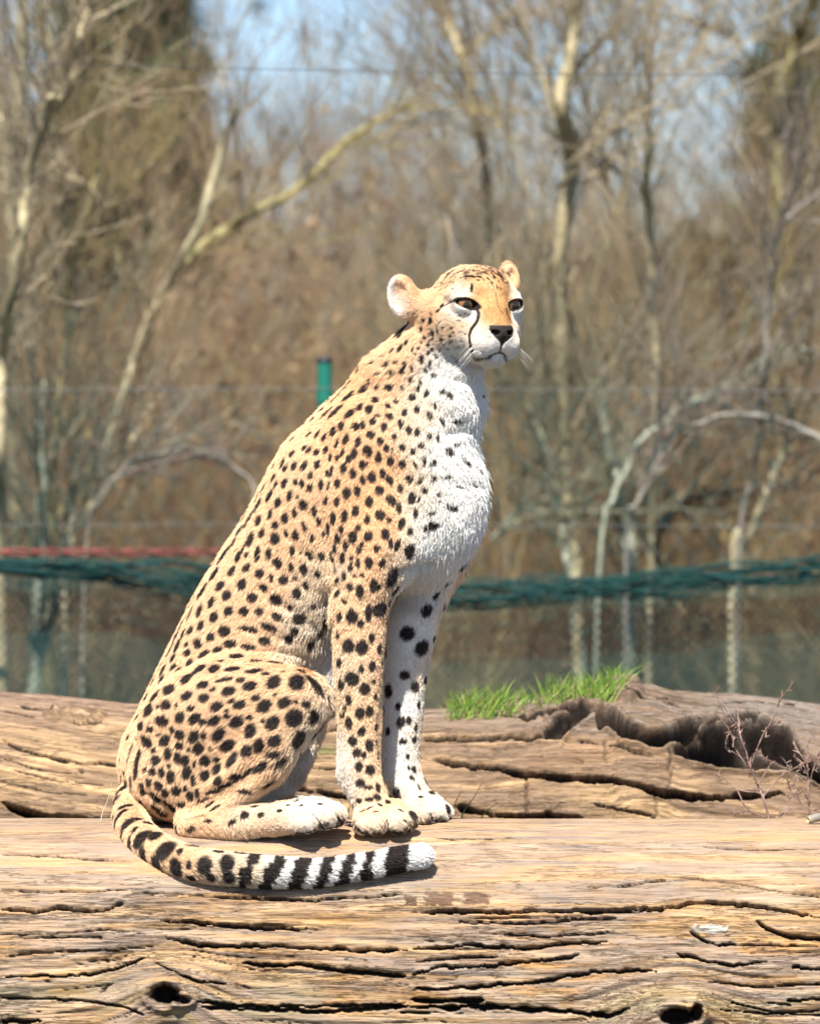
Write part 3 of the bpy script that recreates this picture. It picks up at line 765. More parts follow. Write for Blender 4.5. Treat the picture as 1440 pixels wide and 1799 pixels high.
for k in range(205):
    y = rs.uniform(5.6, 17); half = (D + y) / D * 0.74 + 1.5; x = rs.uniform(-half, half)
    o = link("coppiced_shrub", CS[rs.randint(4)])
    sc = rs.uniform(.7, 1.1) * (0.8 if y < 9 else 1.0)
    o.location = (x, y, float(ground_z(np.array([x]), np.array([y]))[0])); o.rotation_euler = (0, 0, rs.uniform(0, 6.28)); o.scale = (sc,) * 3
    tag(o, "upright pale shoots without leaves among the blurred brown shrubs", "shrub", "coppiced pale shoots beyond the fence")

# the tangle between them
def build_thicket():
    rs = np.random.RandomState(5)
    n = 900
    y = rs.uniform(6.2, 30, n); half = (D + y) / D * 0.78 + 2.0
    x = rs.uniform(-1, 1, n) * half
    z = ground_z(x, y)
    seeds = [(np.array([x[i], y[i], z[i]]), np.array([rs.normal(0, .35), rs.normal(0, .3), 1.0]), rs.uniform(.6, 1.8) * (0.7 + y[i] / 48), rs.uniform(.004, .010) * (1 + y[i] / 30)) for i in range(n)]
    a, b, ra, rb = grow(rs, seeds, (5, 3), 2, .42, .55, .8, .04, 4, .22)
    V, F_ = seg_mesh(a, b, ra, rb, 3)
    me = np_mesh("thicket", V, F_, False)
    c = 0.5 + 0 * V[:, 0]
    g = np.repeat(rs.rand(len(a)), 6)
    pal = np.array([(0.15, 0.085, 0.05), (0.09, 0.05, 0.035), (0.26, 0.18, 0.075), (0.12, 0.09, 0.07)])
    set_color(me, pal[(g * 3.999).astype(int)])
    me.materials.append(mat("thicket_twigs", attr="Col", rough=.9))
    tag(link("thicket", me), kind='stuff')
build_thicket()

# low evergreen undergrowth (bramble, ivy, grass) in the shade below the fence roll
def leaf_cloud(name, centres, size, n, cols, seed, sx=1, sz=1):
    rs = np.random.RandomState(seed)
    ci = rs.randint(len(centres), size=n)
    C = np.array(centres)[ci]
    p = C[:, :3] + rs.normal(0, 1, (n, 3)) * C[:, 3:4] * np.array([sx, 1, sz])
    u = rs.normal(0, 1, (n, 3)); u /= np.linalg.norm(u, axis=1)[:, None]
    w = rs.normal(0, 1, (n, 3)); w -= u * (u * w).sum(1)[:, None]; w /= np.linalg.norm(w, axis=1)[:, None]
    s = (size * rs.uniform(.5, 1.4, n))[:, None]
    V = np.stack([p - u * s, p - w * s * .45 , p + u * s, p + w * s * .45], 1).reshape(-1, 3)
    F_ = np.arange(n * 4).reshape(-1, 4)
    me = np_mesh(name, V, F_, False)
    cols = np.array(cols)
    set_color(me, np.repeat(cols[rs.randint(len(cols), size=n)], 4, 0))
    return me
LEAF = mat("leaves", attr="Col", rough=.6, backlit=.3)
cen = []
rs = np.random.RandomState(9)
for k in range(300):
    y = rs.uniform(4.6, 12); x = rs.uniform(-1, 1) * ((D + y) / D * .75 + 1)
    cen.append((x, y, float(ground_z(np.array([x]), np.array([y]))[0]) + rs.uniform(.0, .42), rs.uniform(.08, .2)))
me = leaf_cloud("undergrowth", cen, .035, 26000, [(0.05, .075, .03), (0.035, .06, .03), (0.09, .10, .04), (0.12, .09, .05), (0.06, .05, .03)], 10)
me.materials.append(LEAF)
tag(link("undergrowth", me), kind='stuff')
# last year's leaves still hanging in the thicket
cen = []
rs = np.random.RandomState(19)
for k in range(640):
    y = rs.uniform(6, 22); px = rs.uniform(-800, 2250)
    top = np.interp(px, [-500, 0, 300, 560, 700, 900, 1440, 1950], [150, 200, 230, 330, 260, 330, 400, 380])
    py = rs.uniform(top, 1150)
    c = P(px, py, y); cen.append((c[0], c[1], max(c[2], float(ground_z(np.array([c[0]]), np.array([y]))[0]) + .1), rs.uniform(.07, .28)))
me = leaf_cloud("hanging_dead_leaves", cen, .017, 26000, [(0.22, .12, .07), (0.40, .27, .15), (0.15, .075, .05), (0.10, .07, .05), (0.30, .23, .10)], 20, 1, 1.1)
me.materials.append(LEAF)
tag(link("hanging_dead_leaves", me), kind='stuff')
def gap_bush(label, blobs, y, seed):  # dark bushes added in place of shaded gaps in the thicket
    root = empty("added_bush", P(blobs[0][0], 1100, y)); tag(root, label, "bush")
    cs = []
    rs = np.random.RandomState(seed)
    for px, py, r in blobs:
        for q in range(9):
            c = P(px + rs.normal(0, r), py + rs.normal(0, r * .7), y + rs.normal(0, .2)); cs.append((c[0], c[1], c[2], r / 1000 * .8))
    me = leaf_cloud("leaves", cs, .034, 3600, [(0.03, .04, .022), (0.045, .055, .025), (0.025, .028, .02), (0.06, .05, .03)], seed)
    me.materials.append(LEAF); link("leaves", me, root)
    b = P(blobs[0][0], 1250, y); t = P(blobs[0][0], blobs[0][1], y)
    V, F_ = tube_arrays(resample(np.array([b, (b + t) / 2 + np.array([.05, 0, 0]), t]), 10), np.linspace(.03, .01, 10), 7)
    me = np_mesh("trunk", V, F_); me.materials.append(BARK['dark']); link("trunk", me, root)
gap_bush("dark bush added for the shaded gaps in the thicket left of the leaning stem", [(240, 380, 60), (160, 430, 50), (300, 440, 40), (60, 520, 50), (260, 700, 60)], 11, 41)
gap_bush("small dark bush added for shaded gaps low in the thicket right of the chest", [(1240, 1080, 60), (1330, 1140, 60), (1180, 1160, 50), (1290, 900, 40)], 9, 42)
gap_bush("dark bush added for shaded gaps behind the thicket at right centre", [(1330, 560, 70), (1260, 640, 50), (1200, 470, 40)], 13, 43)

# far wood on the rise, dark conifers at the top left
def build_far_wood():
    rs = np.random.RandomState(15)
    seeds = []
    for k in range(140):
        y = rs.uniform(38, 110); px = rs.uniform(-1000, 2450)
        top = np.interp(px, [-350, 0, 200, 330, 430, 560, 660, 730, 900, 1100, 1300, 1440, 1800], [40, 90, 120, 160, 60, 20, 110, 250, 330, 350, 330, 260, 180]) + rs.uniform(-10, 160)
        b = P(px, 600, y); b[2] = float(ground_z(np.array([b[0]]), np.array([y]))[0])
        t = P(px, top, y); h = t[2] - b[2]
        if h < 1: continue
        for q in range(3):
            seeds.append((b + np.array([rs.normal(0, .3), 0, h * .1]), np.array([rs.normal(0, .16), 0, 1.]), h * rs.uniform(.6, .85), .035))
    a, b, ra, rb = grow(rs, seeds, (7, 4), 2, .26, .45, .6, .12, 4, .10)
    V, F_ = seg_mesh(a, b, np.maximum(ra, .012), np.maximum(rb, .010), 3)
    me = np_mesh("distant_wood", V, F_, False)
    g = np.repeat(rs.rand(len(a)), 6)
    pal = np.array([(0.16, 0.10, 0.085), (0.13, 0.085, 0.075), (0.19, 0.13, 0.10), (0.12, 0.09, 0.08)])
    set_color(me, pal[(g * 3.999).astype(int)])
    me.materials.append(mat("distant_twigs", attr="Col", rough=.9))
    tag(link("distant_wood", me), kind='stuff')
build_far_wood()
def conifer(px0, px1, top, y, seed, label):
    rs = np.random.RandomState(seed)
    a = P((px0 + px1) / 2, 500, y); gz = float(ground_z(np.array([a[0]]), np.array([y]))[0])
    root = empty("conifer", (a[0], y, gz)); tag(root, label, "tree", None)
    s = (D + y) / D
    W_ = (px1 - px0) / 1000 * s / 2; zt = (900 - top) / 1000 * s
    V, F_ = tube_arrays(np.array([[a[0], y, gz], [a[0], y, zt]]), np.array([.2, .03]), 8)
    me = np_mesh("trunk", V, F_); me.materials.append(BARK['dark']); link("trunk", me, root)
    cen = []
    for k in range(205):
        t = rs.rand() ** .8; z = zt - t * (zt - gz) * .62; r = W_ * (0.25 + .8 * t) * np.sqrt(rs.rand()); an = rs.uniform(0, 6.28)
        cen.append((a[0] + r * math.cos(an), y + r * math.sin(an), z - .2 * r, .22))
    me = leaf_cloud("crown", cen, .13, 9000, [(0.035, .065, .03), (0.05, .085, .035), (0.025, .05, .03)], seed, 1, .6)
    me.materials.append(LEAF); link("crown", me, root)
conifer(140, 300, -60, 34, 21, "dark green conifer crown against the sky near the top left corner")
conifer(1395, 1490, 110, 36, 22, "dark green conifer behind the forked tree at the top right")

# ------------------------------------------------------------------ the fence behind the cheetah
FY = 4.0; FS = (D + FY) / D
GREEN = mat("green_coated_steel", (0.012, 0.16, 0.11), .45, spec=.4)
NET = mat("green_netting", (0.030, 0.10, 0.092), .6)
def build_fence():
    root = empty("mesh_fence", P(570, 1900, FY)); tag(root, "green wire mesh fence behind the trunks with a sagging dark green roll along it", "fence")
    fx0, fx1 = -4.2, 4.2
    # posts
    for px in (570, 570 - 1950, 570 + 1950):
        p = P(px, 634, FY); gz = -1.45
        V, F_ = tube_arrays(np.array([[p[0], FY, gz], [p[0], FY, p[2]]]), np.array([.0185, .0185]), 16)
        me = np_mesh("post", V, F_); me.materials.append(GREEN); o = link("post", me, root)
        q = [[p[0], FY, p[2] - .004], [p[0], FY, p[2] + .006], [p[0], FY, p[2] + .010]]
        V, F_ = tube_arrays(np.array(q), np.array([.021, .021, .004]), 16)
        me = np_mesh("cap", V, F_); me.materials.append(mat("black_cap", (.02, .025, .03), .5)); link("cap", me, o)
        for zz in (0.27, -.02):
            V, F_ = tube_arrays(np.array([[p[0], FY, zz], [p[0], FY, zz + .03]]), np.array([.022, .022]), 16)
            me = np_mesh("clamp", V, F_); me.materials.append(GREEN); link("clamp", me, o)
    # line wires
    for py, w, sag in ((683, 2.4, 4), (920, 1.8, 6)):
        q = [P(px, py + sag * math.sin((px + 1400) / 1950 * math.pi) ** 2, FY - .02) for px in np.linspace(-2400, 3700, 60)]
        V, F_ = tube_arrays(np.array(q), np.full(60, w / 2000), 6)
        me = np_mesh("line_wire", V, F_); me.materials.append(mat("galvanised_wire", (.16, .17, .17), .6)); link("line_wire", me, root)
    # woven mesh, dense below the roll and open above
    def mesh_net(name, z0, z1, step, r):
        A, B = [], []
        h = z1 - z0
        for x in np.arange(fx0 - h, fx1 + h, step):
            A.append((x, FY, z0)); B.append((x + h * .8, FY + .0, z1))
            A.append((x + h * .8, FY + .004, z0)); B.append((x, FY + .004, z1))
        V, F_ = seg_mesh(A, B, np.full(len(A), r), np.full(len(A), r), 4)
        me = np_mesh(name, V, F_, False); me.materials.append(NET); o = link(name, me, root); o['kind'] = 'stuff'
    mesh_net("netting", -1.35, -.16, .021, .0017)
    mesh_net("netting", -.16, .30, .075, .0009)
    # the roll of gathered net sagging along the wire
    pxs = np.array([-2400, -700, -200, 0, 170, 350, 560, 780, 1000, 1200, 1440, 1900, 3700]); pys = np.array([985, 985, 990, 996, 1006, 1022, 1040, 1044, 1036, 1020, 1000, 990, 990]); hw = np.array([14, 14, 12, 12, 19, 32, 30, 23, 22, 22, 23, 20, 14])
    rs = np.random.RandomState(4)
    L = []
    X = np.linspace(-2400, 3700, 260)
    for k in range(30):
        ph = rs.uniform(0, 6.28); rr = np.sqrt(rs.rand()); an = rs.uniform(0, 6.28); tw = rs.uniform(.002, .006)
        off = rr * np.cos(an + X * tw + .5 * np.sin(X / 90 + ph)) + .35 * np.sin(X / 37 + ph * 3) * np.sin(X / 210 + ph) ; offy = rr * np.sin(an + X * tw)
        py = np.interp(X, pxs, pys) + off * np.interp(X, pxs, hw) * 1.12
        q = np.stack([P(x, y_, FY - .07 + .03 * o_) for x, y_, o_ in zip(X, py, offy)])
        L.append((q, np.full(len(X), .0020)))
    V, F_ = tubes(L, 4)
    me = np_mesh("gathered_net", V, F_); me.materials.append(mat("dark_green_net", (0.012, 0.055, 0.052), .95)); o = link("gathered_net", me, root); o['kind'] = 'stuff'
build_fence()
# red rail behind on the left
X = np.linspace(-2400, 600, 60)
L = []
rs = np.random.RandomState(8)
for k in range(3):
    ph = k * 2.1
    q = np.stack([P(x, 971 + 5 * math.cos(x / 25 + ph), FY + .35 + .006 * math.sin(x / 25 + ph)) for x in np.linspace(-2400, 600, 900)])
    L.append((q, np.full(900, .0034)))
V, F_ = tubes(L, 6)
me = np_mesh("rope", V, F_); me.materials.append(mat("faded_red_rope", (0.36, .085, .065), .8, noise=((30, 30, 30), (.14, .04, .035), (.30, .085, .07), 3)))
tag(link("red_rope", me), "faded red rope stretched behind the green roll at the left", "rope")
# high thin wire
q = [P(px, 118 + 14 * math.sin((px - 300) / 1900 * math.pi), 2.6) for px in np.linspace(-3000, 4200, 60)]
V, F_ = tube_arrays(np.array(q), np.full(60, .0009), 5)
me = np_mesh("wire", V, F_); me.materials.append(mat("dark_wire", (.05, .05, .055), .5))
tag(link("overhead_wire", me), "single thin dark wire crossing in front of the sky near the top", "wire")

# ------------------------------------------------------------------ small growth on and between the trunks
def blades(name, roots, lens, lean, cols, width, seed, parent=None):
    rs = np.random.RandomState(seed)
    V = []; Fq = []; Cc = []
    for k, (r, ln_) in enumerate(zip(roots, lens)):
        an = rs.uniform(0, 6.28); d = np.array([math.cos(an), math.sin(an) * .6, 0]) * rs.uniform(.1, lean) + np.array([lean * .25, 0, 0])
        w = np.array([-math.sin(an + 1.2), math.cos(an + 1.2), 0]) * width * rs.uniform(.6, 1.2)
        b = len(V); col = np.array(cols[rs.randint(len(cols))]) * rs.uniform(.8, 1.2)
        bend = rs.uniform(.2, .9)
        for i, t in enumerate((0, .35, .7, 1.0)):
            c = r + d * ln_ * (t + bend * t * t) + np.array([0, 0, ln_ * (t - .28 * bend * t * t)])
            ww = w * (1 - t) ** .6 if i else w
            V += [c - ww, c + ww] if i < 3 else [c]
            Cc += [col * (0.9 + .2 * t)] * (2 if i < 3 else 1)
        Fq.append((b, b + 1, b + 3, b + 2)); Fq.append((b + 2, b + 3, b + 5, b + 4)); Fq.append((b + 4, b + 5, b + 6, b + 6))
    Fq = np.array(Fq)
    tri = Fq[:, 2] == Fq[:, 3]
    me = np_mesh(name, np.array(V), [Fq[~tri], Fq[tri][:, :3]], True)
    set_color(me, np.array(Cc)); me.materials.append(GRASS_M)
    return me
GRASS_M = mat("grass_blade", attr="Col", rough=.5, backlit=.35)
def back_top(px, y):
    """height of the back trunk's upper side"""
    t = np.clip(abs(y - BL_Y) / BL_A, 0, .98)
    s = (D + BL_Y) / D
    return (900 - back_crest(px)) / 1000 * s - BL_B + BL_B * (1 - t ** BL_N) ** (1 / BL_N)
def tuft(label, px0, px1, n, hmax, prof, seed):
    rs = np.random.RandomState(seed)
    R_, L_ = [], []
    for k in range(n):
        u = rs.rand(); px = px0 + (px1 - px0) * u; y = BL_Y + rs.uniform(-.13, .10)
        x = (px - 720) / 1000 * (D + y) / D
        R_.append(np.array([x, y, back_top(px, y) - .006])); L_.append(hmax / 1000 * np.interp(u, *prof) * rs.uniform(.35, 1.1))
    me = blades("grass_tuft", R_, L_, .55, [(0.17, .33, .04), (0.27, .42, .06), (0.10, .22, .03), (0.36, .46, .11), (0.34, .30, .13)], .0021, seed)
    o = link("grass_tuft", me); tag(o, label, "grass tuft", "grass tufts on the back trunk")
tuft("bright green grass tuft on the back trunk nearest the cheetah's far leg", 780, 905, 380, 72, ([0, .15, .5, .8, 1], [.55, .9, .85, 1, .5]), 31)
tuft("sparse yellow green blades between the two grass tufts", 895, 950, 60, 50, ([0, .5, 1], [.6, 1, .7]), 32)
tuft("taller green grass tuft on the back trunk beside the wood knob", 948, 1092, 500, 84, ([0, .15, .5, .8, 1], [.8, .8, .75, 1, .8]), 33)

def sprig(label, spec, y, name="grass_sprig", cat="grass sprig", w=.0016):
    V = []; Fq = []
    for e in spec:
        q = resample(np.array([P(a, b, y) for a, b in e]), 9)
        r = np.linspace(w, w * .25, 9)
        v, f = tube_arrays(q, r, 5, len(V)); V += list(v); Fq.append(f)
    me = np_mesh(name, np.array(V), np.concatenate(Fq)); me.materials.append(mat("sprig_green", (0.10, .20, .04), .5) if cat != "straw" else mat("dry_straw", (.62, .55, .40), .6))
    tag(link(name, me), label, cat)
sprig("thin green grass blades sticking up between the trunks right of the paws", [((805, 1455), (815, 1425), (832, 1402), (845, 1378)), ((836, 1460), (850, 1430), (875, 1410)), ((790, 1450), (800, 1410), (810, 1392)), ((770, 1460), (768, 1420), (760, 1405))], .46)
sprig("small green blades between the trunks behind the hind toes", [((606, 1450), (603, 1420), (596, 1402)), ((612, 1450), (612, 1425), (618, 1408)), ((600, 1455), (594, 1425), (588, 1412))], .46)
sprig("single dry pale straw left of the tail base", [((176, 1456), (180, 1430), (190, 1405), (197, 1375))], .02, "dry_straw", "straw", .0011)

def sapling(label, lines, y, r0):
    base = None
    root = None
    rs = np.random.RandomState(int(r0 * 1e6) % 97)
    for k, ln_ in enumerate(lines):
        q = [(1200 + a / 6.0, 1180 + b / 6.0) for a, b in ln_]
        if k == 0:
            x0, y0 = q[0]; x1, y1 = q[1]
            q = [(x0 + 18, y0 + 340), (x0 + 9, y0 + 90)] + q
            root = empty("sapling", P(x0 + 18, y0 + 340, y)); tag(root, label, "sapling")
        depth = y + np.cumsum(rs.normal(0, .006, len(q)))
        depth[0] = y
        pts = resample(np.array([P(a, b, d) for (a, b), d in zip(q, depth)]), 6 * len(q))
        n = len(pts)
        ra, rb = (r0, r0 * .22) if k == 0 else (r0 * .42, r0 * .18)
        rr = np.linspace(ra, rb, n) * (1 + .12 * (np.arange(n) % 5 == 0))
        L = [(pts, rr)]
        # buds and short spurs
        for j in range(2 + len(q) * (3 if k else 5)):
            i = rs.randint(n // 3, n)
            d = pts[min(i + 1, n - 1)] - pts[i - 1]; d /= np.linalg.norm(d) + 1e-9
            o = rs.normal(0, 1, 3); o[1] *= .5; dd = d * .7 + o * .45; dd /= np.linalg.norm(dd)
            ln2 = rs.choice([.004, .007, .013])
            L.append((np.array([pts[i], pts[i] + dd * ln2 * .6, pts[i] + dd * ln2]), np.array([rr[i] * .7 + .0003, .0011, .0003])))
        V, F_ = tubes(L, 6)
        me = np_mesh("stem" if k == 0 else "twig", V, F_)
        me.materials.append(SAP)
        link("stem" if k == 0 else "twig", me, root)
SAP = mat("reddish_sapling_bark", (0.22, .12, .10), .6, noise=((60, 60, 40), (.17, .09, .075), (.36, .25, .20), 3))
sapling("leafless reddish sapling rising between the trunks in front of the hollow",
        [[(900, 1575), (840, 1340), (780, 1200), (715, 1020), (690, 950), (610, 720), (585, 600), (570, 400)],
         [(710, 985), (780, 800), (850, 640), (910, 550), (980, 390), (1045, 265), (1155, 115)], [(715, 1050), (620, 930), (540, 800), (500, 640), (440, 550)],
         [(590, 900), (520, 850), (450, 815), (455, 710)], [(585, 620), (530, 520), (410, 350)], [(460, 540), (400, 390), (355, 270), (352, 210)],
         [(785, 1200), (870, 1050), (910, 970), (840, 900), (805, 850)], [(840, 1330), (880, 1270), (950, 1180), (1050, 1090), (1170, 1020), (1300, 940), (1420, 850)],
         [(790, 1275), (650, 1265), (540, 1220), (390, 1105), (350, 1090)], [(560, 1240), (620, 1370), (650, 1460)], [(850, 1535), (760, 1500), (650, 1465), (560, 1500), (490, 1475)],
         [(520, 800), (525, 700), (520, 560)], [(900, 600), (960, 560), (1005, 525)], [(845, 700), (890, 680)]], .47, .0030)
sapling("smaller leafless sapling at the right edge between the trunks",
        [[(1335, 1560), (1315, 1380), (1310, 1200), (1305, 1000), (1305, 800), (1330, 700)], [(1330, 1150), (1360, 1050), (1400, 920), (1450, 800)],
         [(1300, 1310), (1240, 1240), (1150, 1060), (1030, 910)], [(1305, 1420), (1240, 1390), (1200, 1330), (1205, 1240)], [(1340, 1480), (1450, 1438)],
         [(1300, 1060), (1240, 960), (1170, 900)], [(1290, 960), (1200, 830), (1160, 750)], [(1310, 1090), (1240, 1030)], [(1365, 1040), (1400, 1030)], [(1390, 960), (1430, 900)]], .49, .0026)
sapling("short dark forked shoot standing between the two saplings",
        [[(990, 1575), (1090, 1460), (1110, 1350), (1125, 1260), (1150, 1175)], [(1125, 1260), (1095, 1170)], [(1135, 1230), (1160, 1190)]], .46, .0014)

# cut stub lying on the front trunk at the right edge
def stub():
    y = -.02
    a = P(1421, 1470, y); b = P(1450, 1450, y + .03)
    a[2] = front_log_top(y) + .007; b[2] = front_log_top(y + .03) + .010
    q = resample(np.array([a, (a + b) / 2 + np.array([0, 0, .001]), b]), 8)
    V, F_ = tube_arrays(q, np.array([.0072, .0078, .0074, .0079, .0073, .0077, .0075, .007]), 10)
    cap = np.arange(10)[::-1][None]
    me = np_mesh("bark", V, [F_, cap]); me.materials.append(BARK['grey'])
    o = empty("twig_stub", tuple(a)); tag(o, "short broken grey twig lying on the front trunk at the right edge", "twig")
    link("bark", me, o)
    V, F_ = tube_arrays(np.array([a - (b - a) * .02, a - (b - a) * .10]), np.array([.0052, .0048]), 8)
    me = np_mesh("pale_core", V, [F_, np.arange(8)[None], (8 + np.arange(8))[::-1][None]]); me.materials.append(mat("pale_wood_core", (.55, .42, .27), .8)); link("pale_core", me, o)
stub()
# ------------------------------------------------------------------ the cheetah
def rad(a): return math.radians(a)
HYAW = rad(27)
HO = np.array(P(860, 535, -0.150))            # point between the eyes
_f = np.array([math.sin(HYAW), -math.cos(HYAW), -0.03]); _f /= np.linalg.norm(_f)
_l = np.array([-math.cos(HYAW), -math.sin(HYAW), 0.0])
_u = np.cross(_l, _f); _u /= np.linalg.norm(_u)
if _u[2] < 0: _u = -_u
HS = 0.985
def H(F, L, U):
    return HO + HS * (_f * F + _l * L + _u * U) / 1000
def to_head(co):
    d = (co - HO) * 1000 / HS
    return d @ _f, d @ _l, d @ _u

# rectilinear grid with finer spacing round the head
def axis(segs):
    out = [segs[0][0]]
    for a, b, st in segs:
        k = max(1, int(round((b - a) / st)))
        out += list(np.linspace(a, b, k + 1)[1:])
    return np.array(out)
def wx(px): return (px - 720) / 1000
def wz(py): return (900 - py) / 1000
GX = axis([(wx(165), wx(640), .0036), (wx(640), wx(670), .0024), (wx(670), wx(930), .0016)])
GZ = axis([(wz(1590), wz(680), .0036), (wz(680), wz(650), .0024), (wz(650), wz(440), .0016)])
GY = axis([(-.36, -.235, .0042), (-.235, -.03, .0024), (-.03, .24, .0042)])

class Field:
    def __init__(self):
        self.F = np.full((len(GX), len(GY), len(GZ)), 0.12, np.float32)
    def box(self, lo, hi):
        ix = np.searchsorted(GX, [lo[0], hi[0]]); iy = np.searchsorted(GY, [lo[1], hi[1]]); iz = np.searchsorted(GZ, [lo[2], hi[2]])
        sl = (slice(max(ix[0] - 1, 0), ix[1] + 1), slice(max(iy[0] - 1, 0), iy[1] + 1), slice(max(iz[0] - 1, 0), iz[1] + 1))
        return sl, GX[sl[0]][:, None, None].astype(np.float32), GY[sl[1]][None, :, None].astype(np.float32), GZ[sl[2]][None, None, :].astype(np.float32)
    @staticmethod
    def smin(a, b, k):
        h = np.maximum(k - np.abs(a - b), 0) / k
        return np.minimum(a, b) - h * h * k * 0.25
    def add(self, lo, hi, fn, k, sub=False):
        m = k + 0.012
        sl, X, Y, Z = self.box(np.asarray(lo) - m, np.asarray(hi) + m)
        d = fn(X, Y, Z)
        if sub:
            self.F[sl] = -self.smin(-self.F[sl], d, k)
        else:
            self.F[sl] = self.smin(self.F[sl], d, k)
    def cone(self, a, b, ra, rb, k=0.02):
        a = np.asarray(a, float); b = np.asarray(b, float)
        ra, rb = ra / 1000, rb / 1000
        ba = b - a; L2 = (ba ** 2).sum()
        def fn(X, Y, Z):
            t = ((X - a[0]) * ba[0] + (Y - a[1]) * ba[1] + (Z - a[2]) * ba[2]) / L2
            t = np.clip(t, 0, 1)
            return np.sqrt((X - a[0] - t * ba[0]) ** 2 + (Y - a[1] - t * ba[1]) ** 2 + (Z - a[2] - t * ba[2]) ** 2) - (ra + (rb - ra) * t)
        lo = np.minimum(a - ra, b - rb); hi = np.maximum(a + ra, b + rb)
        self.add(lo, hi, fn, k)
    def chain(self, pts, k=0.02):
        """pts: (px,py,y,r)"""
        C = [(P(*p[:3]), p[3] / 1000) for p in pts]
        if len(C) > 3:                      # smooth the run of the limb
            ctl = np.array([list(c) + [r] for c, r in C])
            q = resample(ctl, (len(C) - 1) * 4 + 1)
            C = [(x[:3], max(x[3], .002)) for x in q]
        def fn(X, Y, Z):
            best = None
            for (a, ra), (b, rb) in zip(C[:-1], C[1:]):
                ba = b - a; L2 = (ba ** 2).sum() + 1e-12
                t = np.clip(((X - a[0]) * ba[0] + (Y - a[1]) * ba[1] + (Z - a[2]) * ba[2]) / L2, 0, 1)
                d = np.sqrt((X - a[0] - t * ba[0]) ** 2 + (Y - a[1] - t * ba[1]) ** 2 + (Z - a[2] - t * ba[2]) ** 2) - (ra + (rb - ra) * t)
                best = d if best is None else np.minimum(best, d)
            return best
        lo = np.min([c - r for c, r in C], 0); hi = np.max([c + r for c, r in C], 0)
        self.add(lo, hi, fn, k)
    def ell(self, c, r, R=None, k=0.02, sub=False):
        c = np.asarray(c, float); r = np.asarray(r, float) / 1000
        R = np.eye(3) if R is None else R          # rows: local axes
        def fn(X, Y, Z):
            dx, dy, dz = X - c[0], Y - c[1], Z - c[2]
            q = [dx * R[i, 0] + dy * R[i, 1] + dz * R[i, 2] for i in range(3)]
            k0 = np.sqrt(sum((q[i] / r[i]) ** 2 for i in range(3)))
            k1 = np.sqrt(sum((q[i] / r[i] ** 2) ** 2 for i in range(3))) + 1e-6
            return k0 * (k0 - 1) / k1
        ext = np.sqrt(((R * r[:, None]) ** 2).sum(0))
        self.add(c - ext, c + ext, fn, k, sub)

def rot_axes(tilt, yaw):
    """local axes x (across), y (lateral), z (long). tilt: lean of the long axis to the right in the picture plane; yaw about the vertical"""
    t = rad(tilt); w = rad(yaw)
    x = np.array([math.cos(t), 0, -math.sin(t)]); z = np.array([math.sin(t), 0, math.cos(t)]); y = np.array([0, 1.0, 0])
    Rz = np.array([[math.cos(w), -math.sin(w), 0], [math.sin(w), math.cos(w), 0], [0, 0, 1]])
    return np.stack([Rz @ x, Rz @ y, Rz @ z])
HR = np.stack([_f, _l, _u])
def RH(pitch=0, yaw=0):       # head-local axes turned
    p, w = rad(pitch), rad(yaw)
    f = _f * math.cos(w) + _l * math.sin(w); l = -_f * math.sin(w) + _l * math.cos(w)
    f2 = f * math.cos(p) + _u * math.sin(p); u = -f * math.sin(p) + _u * math.cos(p)
    return np.stack([f2, l, u])

EYES = [(-6.5, 47.5, -1.0), (-6.5, -46.5, -1.0)]
EYE_R = 17.0
TAILP = [(262, 1372, .02, 38), (236, 1402, -.03, 37), (230, 1440, -.10, 36), (246, 1470, -.17, 36), (277, 1495, -.215, 36.5), (342, 1519, -.255, 36), (451, 1531, -.27, 34),
         (513, 1534, -.272, 32), (571, 1533, -.272, 30), (647, 1521, -.268, 28.5), (691, 1512, -.265, 28), (740, 1504, -.262, 26.5)]

